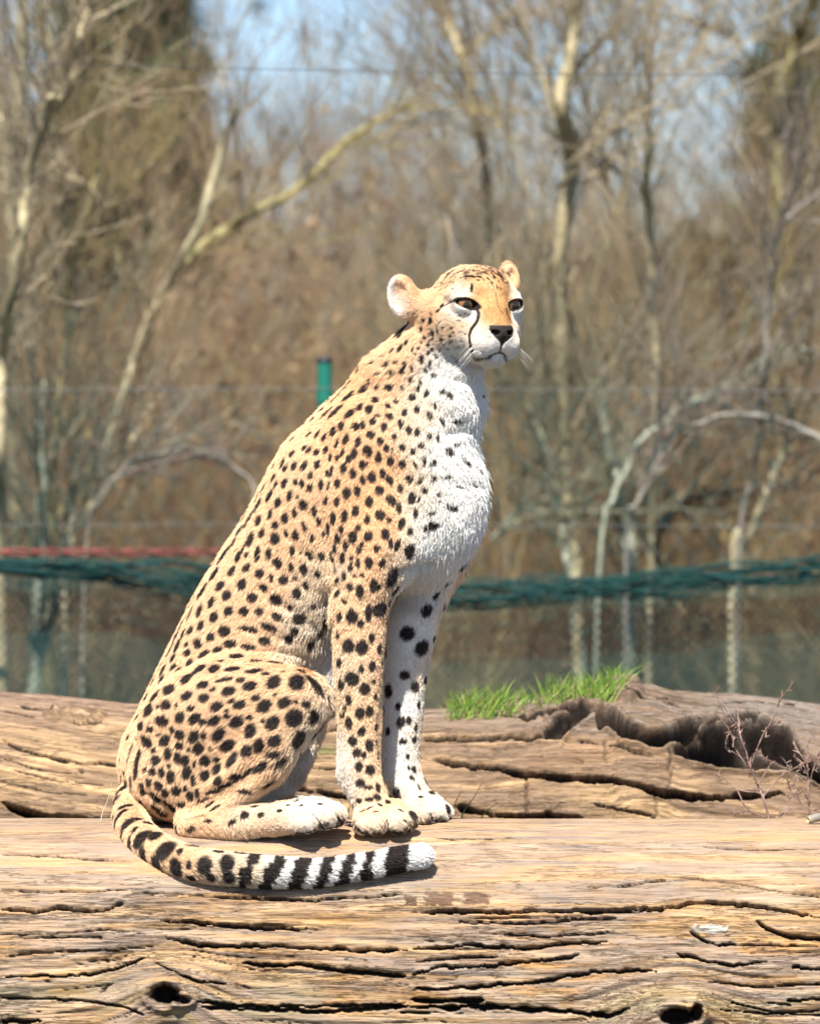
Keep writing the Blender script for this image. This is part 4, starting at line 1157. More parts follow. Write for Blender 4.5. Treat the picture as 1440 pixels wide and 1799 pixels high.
def build_field():
    T = Field()
    Y = -22
    # trunk of the body
    T.ell(P(700, 868, -.035), (148, 102, 165), rot_axes(18, Y), .03)
    T.ell(P(615, 868, -.02), (122, 98, 170), rot_axes(32, Y), .04)
    T.ell(P(762, 895, -.05), (86, 74, 118), rot_axes(6, Y), .04)
    T.chain([(600, 870, -.01, 128), (520, 965, .0, 106), (447, 1065, .005, 99), (398, 1160, .01, 99), (356, 1250, .015, 101), (318, 1325, .02, 98)], .05)
    T.chain([(560, 980, -.02, 92), (500, 1090, -.02, 85), (450, 1180, -.02, 80)], .05)
    T.chain([(545, 1020, .0, 62), (566, 1120, .0, 42), (574, 1200, .0, 28), (578, 1240, .0, 18)], .03)
    T.ell(P(316, 1350, .0), (98, 118, 88), rot_axes(0, -10), .04)
    # neck
    T.chain([(655, 770, -.02, 98), (702, 692, -.035, 80), (772, 590, -.075, 52)], .035)
    T.chain([(735, 785, -.05, 96), (776, 705, -.07, 66), (806, 628, -.09, 44)], .03)
    T.ell(P(796, 715, -.07), (50, 48, 60), rot_axes(0, Y), .03)
    # shoulder blades, near and far
    T.ell(P(620, 830, -.095), (62, 36, 120), rot_axes(22, Y), .04)
    T.ell(P(640, 930, -.115), (75, 42, 95), rot_axes(-10, Y), .04)
    T.ell(P(760, 900, .02), (75, 50, 110), rot_axes(5, Y), .04)
    # near fore leg
    NF = Field()
    NF.chain([(660, 960, -.105, 70), (634, 1050, -.125, 51), (631, 1120, -.13, 43.5), (629, 1200, -.132, 38.5), (629, 1290, -.13, 32.5), (630, 1350, -.13, 33.5), (643, 1392, -.128, 27)], .02)
    NF.ell(P(603, 1362, -.122), (7, 8, 10), None, .012)
    NF.chain([(643, 1392, -.128, 27), (657, 1425, -.140, 27)], .02)
    for a, b, r in (((655, 1428, -.150), (662, 1447, -.188), 21), ((678, 1424, -.142), (700, 1446, -.190), 19.5), ((693, 1422, -.130), (717, 1443, -.165), 18), ((640, 1432, -.145), (637, 1449, -.178), 17.5)):
        NF.cone(P(*a), P(*b), r, r * .93, .007)
    # far fore leg
    FF = Field()
    FF.chain([(745, 985, .0, 66), (728, 1070, -.005, 48), (716, 1150, -.005, 39), (709, 1240, -.005, 33.5), (704, 1325, -.005, 31.5), (707, 1360, -.008, 31), (719, 1390, -.015, 25)], .02)
    FF.ell(P(683, 1362, -.012), (7, 8, 9), None, .012)
    FF.chain([(719, 1390, -.015, 25), (733, 1412, -.03, 25)], .02)
    for a, b, r in (((735, 1414, -.045), (746, 1431, -.078), 19), ((752, 1410, -.03), (773, 1428, -.055), 18.5), ((727, 1418, -.045), (722, 1433, -.07), 16), ((758, 1408, -.01), (783, 1428, -.02), 14)):
        FF.cone(P(*a), P(*b), r, r * .93, .007)
    # near hind leg
    NH = Field()
    NH.ell(P(392, 1268, -.105), (150, 62, 108), rot_axes(-12, -6), .03)
    NH.ell(P(470, 1245, -.125), (104, 52, 72), rot_axes(-4, -6), .03)
    NH.ell(P(330, 1370, -.09), (95, 60, 72), rot_axes(0, 0), .03)
    NH.chain([(520, 1232, -.14, 52), (460, 1330, -.15, 46), (388, 1405, -.145, 35), (340, 1442, -.14, 27)], .02)
    HF = Field()
    HF.chain([(335, 1448, -.145, 25), (420, 1446, -.165, 28), (500, 1438, -.18, 29), (540, 1432, -.185, 29)], .012)
    for a, b, r in (((535, 1432, -.19), (571, 1436, -.212), 22), ((560, 1424, -.17), (588, 1432, -.185), 22), ((560, 1422, -.145), (592, 1434, -.152), 18), ((510, 1446, -.20), (538, 1447, -.225), 18)):
        HF.cone(P(*a), P(*b), r, r * .93, .007)
    # far hind leg, seen behind the fold
    FH = Field()
    FH.chain([(420, 1290, .08, 90), (528, 1262, .05, 42), (500, 1350, .03, 36), (455, 1410, .03, 28)], .03)
    FH.chain([(455, 1420, .03, 26), (560, 1432, -.01, 24)], .01)
    # tail
    TL = Field()
    TL.chain([(p[0], p[1], p[2], p[3] - 7.5) for p in TAILP], .01)
    k_up = (0.010 + 0.035 * smooth01(wz(1090), wz(1010), GZ))[None, None, :].astype(np.float32)
    F = T.F
    F = Field.smin(F, FH.F, np.float32(.02))
    F = Field.smin(F, NH.F, np.float32(.030))
    F = Field.smin(F, HF.F, np.float32(.010))
    F = Field.smin(F, FF.F, k_up)
    F = Field.smin(F, NF.F, k_up)
    F = Field.smin(F, TL.F, np.float32(.012))
    T.F = F
    # crease where the thigh folds over the shank, and the arm-pit fold
    def groove(pts, r, k=.008):
        q = resample(np.array([P(*p) for p in pts]), 14)
        for a, b in zip(q[:-1], q[1:]):
            a = np.array(a); b = np.array(b); ba = b - a; L2 = (ba ** 2).sum()
            def fn(X, Yy, Z, a=a, ba=ba, L2=L2):
                t = np.clip(((X - a[0]) * ba[0] + (Yy - a[1]) * ba[1] + (Z - a[2]) * ba[2]) / L2, 0, 1)
                return np.sqrt((X - a[0] - t * ba[0]) ** 2 + (Yy - a[1] - t * ba[1]) ** 2 + (Z - a[2] - t * ba[2]) ** 2) - r / 1000
            T.add(np.minimum(a, b) - r / 1000, np.maximum(a, b) + r / 1000, fn, k, True)
    groove([(462, 1322, -.203), (440, 1352, -.198), (405, 1385, -.188), (365, 1405, -.172), (330, 1425, -.16)], 9, .02)
    # ---------------- head
    HD = T
    k = .012
    HD.ell(H(-68, 0, 6), (76, 63, 60), HR, .03)
    HD.ell(H(-30, 0, 26), (38, 54, 34), RH(-12), .02)
    for s in (1, -1):
        HD.ell(H(-52, 40 * s, -36), (46, 36, 40), RH(0, 20 * s), .03)          # cheek
        HD.ell(H(-24, 44 * s, 14), (21, 24, 10), RH(0, 22 * s), .018)             # brow
        HD.ell(H(-26, 46 * s, -24), (20, 24, 15), RH(0, 25 * s), .025)
        HD.cone(H(-34, 36 * s, -46), H(8, 20 * s, -64), 29, 25, .022)           # below the eye
        HD.ell(H(18, 20 * s, -69), (27, 23, 23), RH(0, 14 * s), .012)            # whisker pad
    HD.cone(H(-10, 0, 6), H(26, 0, -38), 27, 21, .02)
    HD.cone(H(0, 0, -30), H(22, 0, -55), 36, 27, .02)
    HD.ell(H(39, 0, -50), (14, 22.5, 13), RH(-20), .008)                       # nose
    HD.ell(H(12, 0, -92), (21, 17, 9.5), HR, .010)                            # chin
    HD.cone(H(-45, 26, -66), H(4, 8, -88), 26, 15, .016)
    HD.cone(H(-45, -26, -66), H(4, -8, -88), 26, 15, .016)
    # eye sockets: an almond opening, with lids standing round the eyeball
    for (ef, el, eu), s in zip(EYES, (1, -1)):
        HD.ell(H(ef, el, eu), (20.5, 20.5, 20.5), HR, .008)
        HD.ell(H(ef + 12, el, eu + 1), (19, 18.4 if s > 0 else 17.5, 8.4), np.stack([RH(0, 16 * s)[0], (_l + 0.22 * s * _u) / 1.024, (_u - 0.22 * s * _l) / 1.024]), .003, True)
    # nostrils, philtrum, mouth line
    def hgroove(pts, r, kk=.003):
        q = resample(np.array([H(*p) for p in pts]), 12)
        for a, b in zip(q[:-1], q[1:]):
            ba = b - a; L2 = (ba ** 2).sum()
            def fn(X, Yy, Z, a=a, ba=ba, L2=L2):
                t = np.clip(((X - a[0]) * ba[0] + (Yy - a[1]) * ba[1] + (Z - a[2]) * ba[2]) / L2, 0, 1)
                return np.sqrt((X - a[0] - t * ba[0]) ** 2 + (Yy - a[1] - t * ba[1]) ** 2 + (Z - a[2] - t * ba[2]) ** 2) - r / 1000
            HD.add(np.minimum(a, b) - r / 1000, np.maximum(a, b) + r / 1000, fn, kk, True)
    for s in (1, -1):
        hgroove([(50, 9 * s, -50), (46, 15 * s, -50), (41, 19 * s, -46)], 3.0)
        hgroove([(47, 0, -84), (44, 10 * s, -90), (36, 26 * s, -94), (20, 40 * s, -95), (4, 48 * s, -92)], 2.6)
    hgroove([(54, 0, -60), (51, 0, -70), (48, 0, -85)], 2.2)
    # ears: cupped shells
    def ear(c, n, up, r, scoop):
        n = np.array(n, float); n /= np.linalg.norm(n); up = np.array(up, float)
        up = up - n * (up @ n); up /= np.linalg.norm(up); sd = np.cross(up, n)
        R = np.stack([n, sd, up])
        HD.ell(c, r, R, .010)
        HD.ell(np.array(c) + n * (scoop[0] / 1000) - up * .004, (scoop[1], r[1] - 6, r[2] - 7), R, .004, True)
    ear(P(707, 521, -.095), (-.45, -.86, .15), (-.34, 0, .94), (12, 25.5, 37.5), (13, 15))
    ear(P(896, 489, -.05), (.62, -.70, .35), (.15, 0, 1), (10, 17, 27), (10, 10))
    HD.cone(P(740, 540, -.09), P(770, 545, -.10), 26, 34, .02)
    # small rolls of muscle so the flank is not one smooth shell
    return T

def surface_nets(F):
    inside = F < 0
    a = inside
    s = a[:-1, :-1, :-1].astype(np.int8)
    tot = np.zeros_like(s)
    for i in (0, 1):
        for j in (0, 1):
            for k in (0, 1):
                tot += a[i:a.shape[0] - 1 + i, j:a.shape[1] - 1 + j, k:a.shape[2] - 1 + k]
    act = (tot > 0) & (tot < 8)
    ix, iy, iz = np.nonzero(act)
    idx = np.full(act.shape, -1, np.int32); idx[ix, iy, iz] = np.arange(len(ix))
    acc = np.zeros((len(ix), 3)); cnt = np.zeros(len(ix))
    C = [(0, 0, 0), (1, 0, 0), (0, 1, 0), (1, 1, 0), (0, 0, 1), (1, 0, 1), (0, 1, 1), (1, 1, 1)]
    E = [(0, 1), (2, 3), (4, 5), (6, 7), (0, 2), (1, 3), (4, 6), (5, 7), (0, 4), (1, 5), (2, 6), (3, 7)]
    vals = [F[ix + c[0], iy + c[1], iz + c[2]] for c in C]
    pos = [np.stack([GX[ix + c[0]], GY[iy + c[1]], GZ[iz + c[2]]], -1) for c in C]
    for p, q in E:
        m = (vals[p] < 0) != (vals[q] < 0)
        t = vals[p] / (vals[p] - vals[q] + 1e-12)
        pt = pos[p] + (pos[q] - pos[p]) * t[:, None]
        acc[m] += pt[m]; cnt[m] += 1
    V = acc / cnt[:, None]
    faces = []
    for ax in range(3):
        sl0 = [slice(1, -1)] * 3; sl0[ax] = slice(0, -1)
        sl1 = [slice(1, -1)] * 3; sl1[ax] = slice(1, None)
        A = inside[tuple(sl0)]; B = inside[tuple(sl1)]
        q = np.nonzero(A != B)
        if len(q[0]) == 0: continue
        b = [q[0] + (0 if ax == 0 else 1), q[1] + (0 if ax == 1 else 1), q[2] + (0 if ax == 2 else 1)]
        o1, o2 = [x for x in range(3) if x != ax]
        def cell(d1, d2):
            c = [b[0].copy(), b[1].copy(), b[2].copy()]
            c[o1] -= d1; c[o2] -= d2
            return idx[c[0], c[1], c[2]]
        f = np.stack([cell(1, 1), cell(0, 1), cell(0, 0), cell(1, 0)], -1)
        fl = A[q]                       # inside -> outside along +axis
        if ax == 1: fl = ~fl
        f[~fl] = f[~fl][:, ::-1]
        faces.append(f)
    return V, np.concatenate(faces)

field = build_field()
BV, BF = surface_nets(field.F)
del field
# relax once so the steps of the grid do not show
def relax(V, Fq, it=2, lam=0.5):
    for _ in range(it):
        acc = np.zeros_like(V); cnt = np.zeros(len(V))
        for a, b in ((0, 1), (1, 2), (2, 3), (3, 0)):
            np.add.at(acc, Fq[:, a], V[Fq[:, b]]); np.add.at(cnt, Fq[:, a], 1)
            np.add.at(acc, Fq[:, b], V[Fq[:, a]]); np.add.at(cnt, Fq[:, b], 1)
        V = V + lam * (acc / cnt[:, None] - V)
    return V
BV = relax(BV, BF, 1, 0.5)
# folds of loose skin and the lines of muscle, pressed into the surface
def normals_of(V, Fq):
    fn = np.cross(V[Fq[:, 2]] - V[Fq[:, 0]], V[Fq[:, 3]] - V[Fq[:, 1]])
    N = np.zeros_like(V)
    for i in range(4): np.add.at(N, Fq[:, i], fn)
    return N / (np.linalg.norm(N, axis=1)[:, None] + 1e-12)
_N = normals_of(BV, BF)
_bvh0 = BVHTree.FromPolygons([tuple(v) for v in BV], [tuple(int(i) for i in f) for f in BF])
def press(pts, width, depth):
    """pts in the side drawing; width and depth in mm (negative depth raises a ridge)"""
    q = resample(np.array(pts, float), 40)
    C = []
    for x, y in q:
        o = Vector((0, -D, 0)); d = (Vector(P(x, y, 0)) - o).normalized()
        loc, nor, i, dist = _bvh0.ray_cast(o, d)
        if loc is not None: C.append(np.array(loc))
    if not C: return
    C = np.array(C); lo = C.min(0) - width * .004; hi = C.max(0) + width * .004
    m = np.nonzero(((BV > lo) & (BV < hi)).all(1))[0]
    best = np.full(len(m), 1e9); bi = np.zeros(len(m))
    for k, c in enumerate(C):
        d = ((BV[m] - c) ** 2).sum(1); u = d < best; best[u] = d[u]; bi[u] = k / (len(C) - 1)
    w = np.exp(-best / (width / 1000) ** 2) * smooth01(-.02, .2, bi) * smooth01(1.02, .8, bi)
    BV[m] -= _N[m] * (w * depth / 1000)[:, None]
press([(610, 735), (585, 800), (572, 870), (570, 940), (585, 1010), (580, 1070)], 14, 7)
press([(650, 760), (612, 830), (602, 900), (606, 960)], 22, -5)
press([(560, 800), (548, 880), (552, 960)], 9, 2.5)
press([(690, 1012), (712, 1000), (740, 993), (775, 985)], 8, 7)
press([(720, 760), (700, 830), (705, 900), (690, 970), (682, 1010)], 16, 5)
press([(640, 1060), (655, 1000), (690, 950)], 22, -5)
press([(590, 1020), (602, 1050), (600, 1100)], 9, 4)
press([(655, 1090), (650, 1180), (645, 1260), (648, 1330)], 6, 2.2)
press([(612, 1080), (612, 1180), (612, 1300)], 7, 2.0)
press([(735, 1090), (725, 1180), (716, 1290)], 7, 2.2)
press([(420, 1150), (470, 1143), (520, 1148), (560, 1158)], 7, 4)
press([(400, 1172), (450, 1163), (505, 1160)], 6, 2.5)
press([(430, 1110), (480, 1118), (530, 1130)], 9, 3)
press([(470, 1050), (520, 1075), (560, 1110)], 12, 3)
press([(360, 1120), (330, 1180), (300, 1260), (280, 1330)], 20, 5)
press([(500, 1180), (540, 1200), (560, 1240), (545, 1290)], 14, -4)
press([(300, 1440), (290, 1415), (270, 1400), (240, 1385)], 8, 6)
press([(450, 1420), (500, 1412), (545, 1414)], 7, 2)
press([(760, 640), (745, 665), (735, 700)], 12, 4)
press([(790, 660), (820, 672), (850, 672)], 8, 4)
press([(770, 765), (810, 757), (848, 760)], 9, 3.5)
press([(780, 850), (820, 848), (860, 858)], 8, 3)
press([(700, 740), (690, 800), (700, 860)], 12, 2.5)
press([(677, 1425), (681, 1442), (684, 1462)], 4, 4)
press([(702, 1424), (714, 1442), (722, 1456)], 4, 4)
press([(650, 1428), (648, 1445), (652, 1464)], 4, 3)
press([(751, 1416), (757, 1432), (760, 1444)], 4, 4)
press([(775, 1412), (783, 1424), (790, 1438)], 4, 3)
press([(548, 1428), (560, 1444), (569, 1461)], 4, 4)
press([(575, 1418), (590, 1432), (604, 1452)], 4, 3)
for _k, (x_, y_) in enumerate(((520, 880), (490, 930), (462, 975), (440, 1020))):
    press([(x_, y_), (x_ + 40, y_ + 38), (x_ + 85, y_ + 60)], 10, 2.2)
body_me = np_mesh("body", BV, BF)
_n = np.empty(len(BV) * 3, np.float32); body_me.vertex_normals.foreach_get('vector', _n); BN = _n.reshape(-1, 3)
CAT = empty("cheetah", P(560, 1465, -.05))
tag(CAT, "spotted cheetah sitting upright on the front trunk with its ringed tail curled round", "cheetah")
body = link("body", body_me, CAT)
# ------------------------------------------------------------------ the coat: spots, ground colour, fur
BVH = BVHTree.FromPolygons([tuple(v) for v in BV], [tuple(int(i) for i in f) for f in BF])
EYE_PT = Vector((0, -D, 0))
def on_coat(px, py):
    """place and normal of the coat at a point of the side drawing"""
    for dx, dy in ((0, 0), (2, 0), (-2, 0), (0, 2), (0, -2), (5, 0), (-5, 0), (0, 5), (0, -5), (8, 4), (-8, 4), (10, 0), (0, 10)):
        tgt = Vector(P(px + dx, py + dy, 0))
        d = (tgt - EYE_PT).normalized()
        loc, nor, i, dist = BVH.ray_cast(EYE_PT, d)
        if loc is not None:
            return np.array(loc), np.array(nor)
    return None, None

SPOT_SHADE_SRC = [  # coat spots, plus dark streaks painting shade in thigh and shoulder folds
 # (offset x, offset y, scale, "x y rx ry [tilt]; ...")
 (540, 640, 4.0, """295 140 28 16 15;408 165 24 26;300 220 28 26;455 112 14 20;500 152 16 18;585 155 24 24;520 52 24 10 10;615 38 16 18;685 28 16 24;748 22 10 24;
 838 35 10 20 -20;895 65 18 16;675 155 12 22;735 100 16 18;800 118 12 18;785 165 12 18;840 192 16 26;745 222 22 22;950 182 20 22 30;1002 212 22 22;1230 210 24 12;208 235 10 45 25;
 210 328 24 40 15;148 335 14 40 25;305 342 26 26;375 298 20 26;438 310 22 28;485 250 22 22;570 288 20 18;628 252 16 18;688 328 16 22;775 308 18 24;862 348 20 28;900 285 8 22;578 362 26 20;
 498 358 18 14;465 395 18 22;350 432 24 26;398 420 14 24;245 428 18 32;185 468 18 30;125 508 18 22;80 490 12 28;20 490 20 14 30;543 432 20 26;658 412 16 28;450 488 24 28;715 455 18 28;
 775 465 18 26;612 498 16 24;278 520 20 34;362 540 18 30;212 550 10 35 15;515 535 20 24;555 580 18 22;855 495 18 24;918 510 12 26;948 395 14 30 -25;1055 385 36 16;1050 550 26 14 20;
 1000 602 26 30;425 600 30 34;335 620 18 36;298 660 16 30;255 612 12 24;222 648 18 22 20;168 645 10 32;135 592 16 22;70 612 18 20;22 595 18 20;802 560 22 22;668 575 18 26;748 600 18 26;
 862 598 8 16;500 650 18 38;583 672 20 32;670 690 22 28;760 695 12 28 -20;824 670 12 36;886 682 18 24;1112 680 26 16 -20;388 700 20 32;325 760 20 30;262 722 20 32;75 698 18 28;178 740 14 30;
 145 765 14 22;455 785 26 34;528 760 16 32;30 770 16 22;718 796 24 28;797 802 14 32 20;885 790 20 20;980 782 34 14;1205 740 18 14;575 810 22 30;390 808 18 30;215 828 18 28;98 835 16 34;
 158 845 12 28 25;22 858 18 24;280 898 24 36;355 882 20 34;508 880 24 30;652 865 22 26;826 872 18 24;1080 858 50 8;1170 845 22 12;920 902 12 16;212 958 18 28;138 950 14 26 25;435 960 24 36;
 585 950 28 32;735 930 24 42 10;785 940 8 22;925 950 24 10;1015 995 38 24 -25;640 1005 18 34 15;55 1025 14 34;340 1028 22 38;262 1060 20 42;185 1070 20 42;760 1038 16 34 15;880 1028 26 12 25;
 513 1055 28 34;1260 950 24 12;422 1082 18 28;572 1088 14 20;88 1095 14 30;660 1110 20 42 25;358 1142 18 26;155 1148 16 40;240 1155 14 30;870 1132 50 28 20;720 1165 18 30 25;122 1180 10 24;
 38 1215 14 28;215 1215 20 30;320 1208 24 42;430 1202 26 32;548 1188 24 36;582 1252 18 26;632 1265 18 38 20;272 1268 18 32;198 1282 16 30;385 1258 14 18;365 1300 18 22;490 1285 20 22;
 720 1300 34 44 35;18 1330 20 30;105 1335 20 26;180 1340 14 36;248 1350 18 34;312 1355 12 18;357 1392 16 34;432 1388 24 38;525 1385 18 32 25;305 1412 18 28;202 1415 14 30;80 1455 20 26;
 262 1478 14 26;222 1500 16 24;335 1475 14 12;388 1468 14 12;600 1480 40 46 -20;465 1545 22 40;300 1552 20 24;368 1580 22 34;495 1555 14 22;590 1400 8 8;640 760 6 6;420 690 10 10;600 590 8 8"""),
 (260, 700, 3.79, """1048 325 16 20 25;968 362 18 26 35;905 425 16 30 40;920 460 18 24 30;982 442 20 30 15;1048 438 18 30;848 518 16 26 35;778 592 16 28 25;858 568 14 20;915 558 20 28;990 550 16 22 20;
 1033 560 16 24;818 640 20 34 10;950 642 18 32;742 702 22 34 10;875 685 20 32;1003 650 10 14;1040 700 24 30 -15;705 640 12 26 40;680 735 10 24 25;620 772 18 34 35;680 800 18 34;742 810 22 30;
 822 762 18 32;985 752 14 32;920 790 20 34;855 838 22 24;532 885 20 32 30;622 872 22 34 20;690 930 24 40;768 888 20 30;855 925 26 36;928 888 14 22;990 905 20 32;1048 850 14 40 -15;
 458 985 20 34 25;575 960 20 28;640 995 10 22;512 1040 28 34;608 1045 20 32;662 1035 12 20;735 1025 18 44;812 1028 20 32;965 1010 18 32;1022 1020 8 12;380 1065 12 34 35;392 1118 24 34 20;
 452 1160 24 32;565 1142 22 32 10;662 1120 22 26;750 1158 26 30;868 1088 26 30;828 1185 10 30;905 1195 28 30;955 1115 14 26;1038 1130 22 34;985 1185 12 10;318 1190 16 34 20;368 1215 14 12;
 300 1265 20 34 10;372 1275 26 34;488 1242 26 28;632 1232 26 34;775 1252 24 26;235 1300 12 28 30;285 1350 14 28;235 1385 18 30;188 1400 12 34 20;292 1420 16 34;352 1408 20 32;432 1350 20 34 15;
 532 1305 26 30;445 1450 24 34 10;545 1408 28 30;645 1410 28 28;700 1318 30 28;855 1330 36 34 -20;745 1410 24 26;865 1445 36 20 -25;995 1288 24 34;948 1380 18 20;1012 1455 38 34;1057 1235 20 24;
 192 1458 10 14;225 1480 18 26;150 1510 16 30 20;358 1505 20 30;292 1535 20 26;188 1560 20 26;245 1560 16 26;810 1510 50 22 -20;670 1525 54 16 -10;518 1545 30 30;425 1575 24 24"""),
 (180, 1000, 3.13, """365 405 16 26;420 415 16 24;470 408 12 12;530 402 24 22 -20;320 470 18 28;370 462 10 12;395 482 16 18;472 452 18 18;488 508 20 16;335 515 18 14 20;398 530 18 16;340 552 18 20;
 270 570 20 26 20;415 565 20 20;290 605 12 24;330 608 16 24;470 600 26 24;568 462 26 18;640 438 22 18;708 405 30 20;675 335 26 26;600 365 20 22;805 422 34 14 -10;898 388 28 22 -20;
 745 478 32 20 -10;855 510 30 14 5;960 520 30 16 5;1100 522 32 12 -10;665 505 16 8;722 548 40 14 5;842 558 42 14 10;540 548 24 22;620 545 28 24;905 575 20 10;1002 565 12 8;1028 375 20 24 -20;
 1060 330 18 22 -20;680 602 40 12 8;765 605 22 14;560 632 28 18;370 658 26 24;468 690 28 22;298 690 18 24;235 695 18 24 20;615 655 18 10 10;700 665 34 22 5;818 640 34 22 10;950 620 36 32 10;
 1075 620 36 38;1168 632 22 34;563 702 28 22 10;355 742 26 24;258 770 24 30 10;310 750 8 10;415 742 12 10;492 758 18 14;635 750 34 22 20;715 720 20 12;762 740 32 22 15;850 705 24 16 10;
 898 750 38 30 20;1008 730 34 26 20;1128 730 20 20;1072 725 12 10;958 690 10 8;185 780 14 34 15;332 828 32 28;432 808 22 30;512 815 34 24 30;690 772 14 10;620 830 36 22 30;560 835 20 18;
 695 802 18 12;818 810 18 12;745 835 34 28 25;890 832 12 10;942 842 38 28 35;1062 812 44 40 45;1168 795 22 40;215 855 20 22;268 870 16 16;390 878 14 14;430 902 24 24;508 915 24 34 30;
 560 912 14 22 30;645 905 38 26 45;822 885 34 28 45;245 940 32 24 -15;348 935 28 26 20;310 902 12 10;428 965 20 20;532 980 30 26 45;480 985 10 12;695 965 38 26 30;868 965 26 34 20;
 955 938 34 26 35;1085 925 44 32 45;795 992 28 24 20;600 975 8 12;170 980 12 24;202 1030 22 30 -15;288 990 14 16;298 1045 24 24;365 1008 20 32;420 1032 18 30;458 1045 20 28 20;
 570 1045 26 30 30;635 1040 16 16;718 1045 32 26 20;950 1008 38 16 15;370 1075 12 12;468 1110 22 34 15;510 1070 8 20;190 1105 20 26 -25;150 1040 8 30;240 1095 12 14;282 1110 18 22;
 330 1112 16 26;380 1135 22 30;570 1130 24 28 30;638 1095 24 22 20;640 1155 20 22;125 1110 12 16;95 1150 18 16 30;160 1160 18 20 -30;258 1165 14 22;220 1178 14 14;312 1182 20 24;505 1155 12 28;
 738 1135 30 20;410 1210 22 24;350 1222 16 22;462 1200 10 16;528 1222 12 24;488 1238 18 24;225 1218 14 22 -30;125 1198 24 22;65 1218 14 22;75 1275 16 24;210 1265 14 20 -30;295 1240 20 24;
 370 1292 24 24;435 1285 20 16;295 1305 18 22 -30;330 1340 16 20 -40;130 1300 26 12;880 1080 45 20 25;800 1115 40 12 45;985 1040 40 14 20;1090 1000 24 14 30;1200 860 16 44 10;1250 800 18 36;
 1225 690 12 36;930 1160 26 16;785 1215 32 12;600 1285 30 9 20;630 1310 30 9 20;690 1180 44 9 28;620 1215 40 9 20;560 1260 34 8 22;785 1350 20 18 30;865 1352 16 12;715 1385 26 11 30;970 1330 14 8;
 1015 1300 12 6;1020 1275 10 6;1065 1275 10 6;1090 1300 10 5;840 1305 18 9 15;475 1425 22 12 30;515 1365 20 8 5;570 1380 20 8;1145 395 16 26;1190 330 16 22;1228 275 16 22;1165 180 14 18"""),
 (540, 980, 3.46, """190 120 18 22;262 168 16 22;320 195 20 38;192 205 14 18;230 252 20 14 -20;400 160 18 34;372 330 18 50;440 305 42 40;272 352 30 40;325 395 18 22;200 350 16 24;390 480 16 28;190 455 14 20;
 253 528 28 38;332 540 32 40;435 550 16 30;198 625 18 26;392 655 18 30;330 672 14 22;270 732 32 38;208 758 18 30;402 745 12 14;350 792 26 32;412 832 12 24;252 858 16 30;318 940 24 34;
 375 930 22 30;212 945 14 16;228 905 8 18;252 1000 18 34;415 1022 12 22;330 1050 18 28 25;275 1110 24 30;375 1135 22 34;300 1178 22 26;342 1195 14 18;432 1120 8 20;312 1262 20 28;
 382 1285 24 30;320 1365 24 24;368 1388 22 12;425 1392 14 26;312 1472 16 16;375 1465 22 14;420 1450 18 18;438 1502 12 10;378 1520 12 8;340 1538 12 6;410 1545 12 6;485 1485 14 20;
 605 455 38 40 20;700 545 36 38 15;725 310 28 40 20;785 222 18 18;592 708 26 24;655 778 22 30;490 805 30 38;550 900 14 20;675 885 10 26;568 995 20 34 15;615 985 16 24;490 1050 14 24;
 658 1030 12 20;585 1115 18 18;648 1100 14 20;608 1202 10 18;645 1280 14 20;615 1275 8 14;632 1335 16 10 -20;672 1385 6 18;682 1455 10 14;545 1440 22 44;455 1265 10 26;515 115 36 40 -30;
 190 1330 10 8"""),
 (640, 440, 4.5, """615 440 14 14;590 475 18 10;530 550 16 22;475 548 12 14;600 560 8 8;462 610 12 20;550 640 16 20;590 625 12 14;490 678 14 14;465 718 8 12;520 735 12 20;622 690 14 12;685 675 7 7;
 710 640 7 7;550 770 12 12;515 800 8 16;580 825 12 16;350 715 14 26 25;305 760 16 22;245 775 16 14;395 775 10 20;465 850 14 28;530 880 8 26;340 885 10 24;272 865 14 16;210 880 18 22;
 100 875 22 12;330 610 40 40;300 660 20 30 40;180 820 14 10;420 800 8 14;440 760 8 12;
 605 175 18 7;690 180 16 8;740 185 24 6;655 210 8 14;840 210 30 7 -15;720 150 24 6;915 215 9 8;930 130 12 8;960 185 14 6 -20;880 170 16 5;850 300 7 24;1075 208 20 6;790 130 12 5;
 1000 170 14 5;870 140 14 5;560 225 16 7 30;510 255 10 6;640 165 12 5;770 165 14 5;820 180 14 5;980 230 12 4 -50;1010 260 4 10;1030 215 8 4;900 240 10 4;925 180 9 5;860 215 9 4;1140 280 3 10;1050 300 3 10"""),
 (180, 1350, 2.25, """485 375 24 30;395 385 24 32;490 430 20 22;420 430 16 14;285 390 18 30;245 320 24 36 30;150 275 20 34 20;105 215 18 28 20;65 195 16 24;205 265 20 22;160 345 14 32;110 305 12 28;
 210 370 16 26;80 270 10 20;375 302 24 12;450 320 20 10;540 335 22 10;345 430 12 12;60 245 10 20;50 130 8 20;95 150 18 10;90 75 18 16;55 135 14 22;335 380 8 16;130 240 8 10;300 330 8 12"""),
]
SPOTS = []       # centre, normal, (u axis, a), (v axis, b), strength
def add_spot(px, py, a, b, tilt, kind=1.0):
    c, n = on_coat(px, py)
    if c is None: return
    t = rad(-tilt if b > a else tilt)
    u = np.array([math.cos(t), 0, math.sin(t)]); v = np.array([-math.sin(t), 0, math.cos(t)])
    view = np.array([0, -1.0, 0])
    def onto(w, r):
        w3 = w - view * 0; den = max(abs(n @ view), 0.42) * (1 if n @ view >= 0 else -1)
        q = w * r - view * ((w * r) @ n) / den          # slide along the view onto the tangent plane
        L = np.linalg.norm(q)
        L2 = min(L, r * 1.15)
        return q / L, L2
    u3, a3 = onto(u, a / 1000); v3, b3 = onto(v, b / 1000)
    SPOTS.append((c, n, u3, a3, v3, b3, kind))
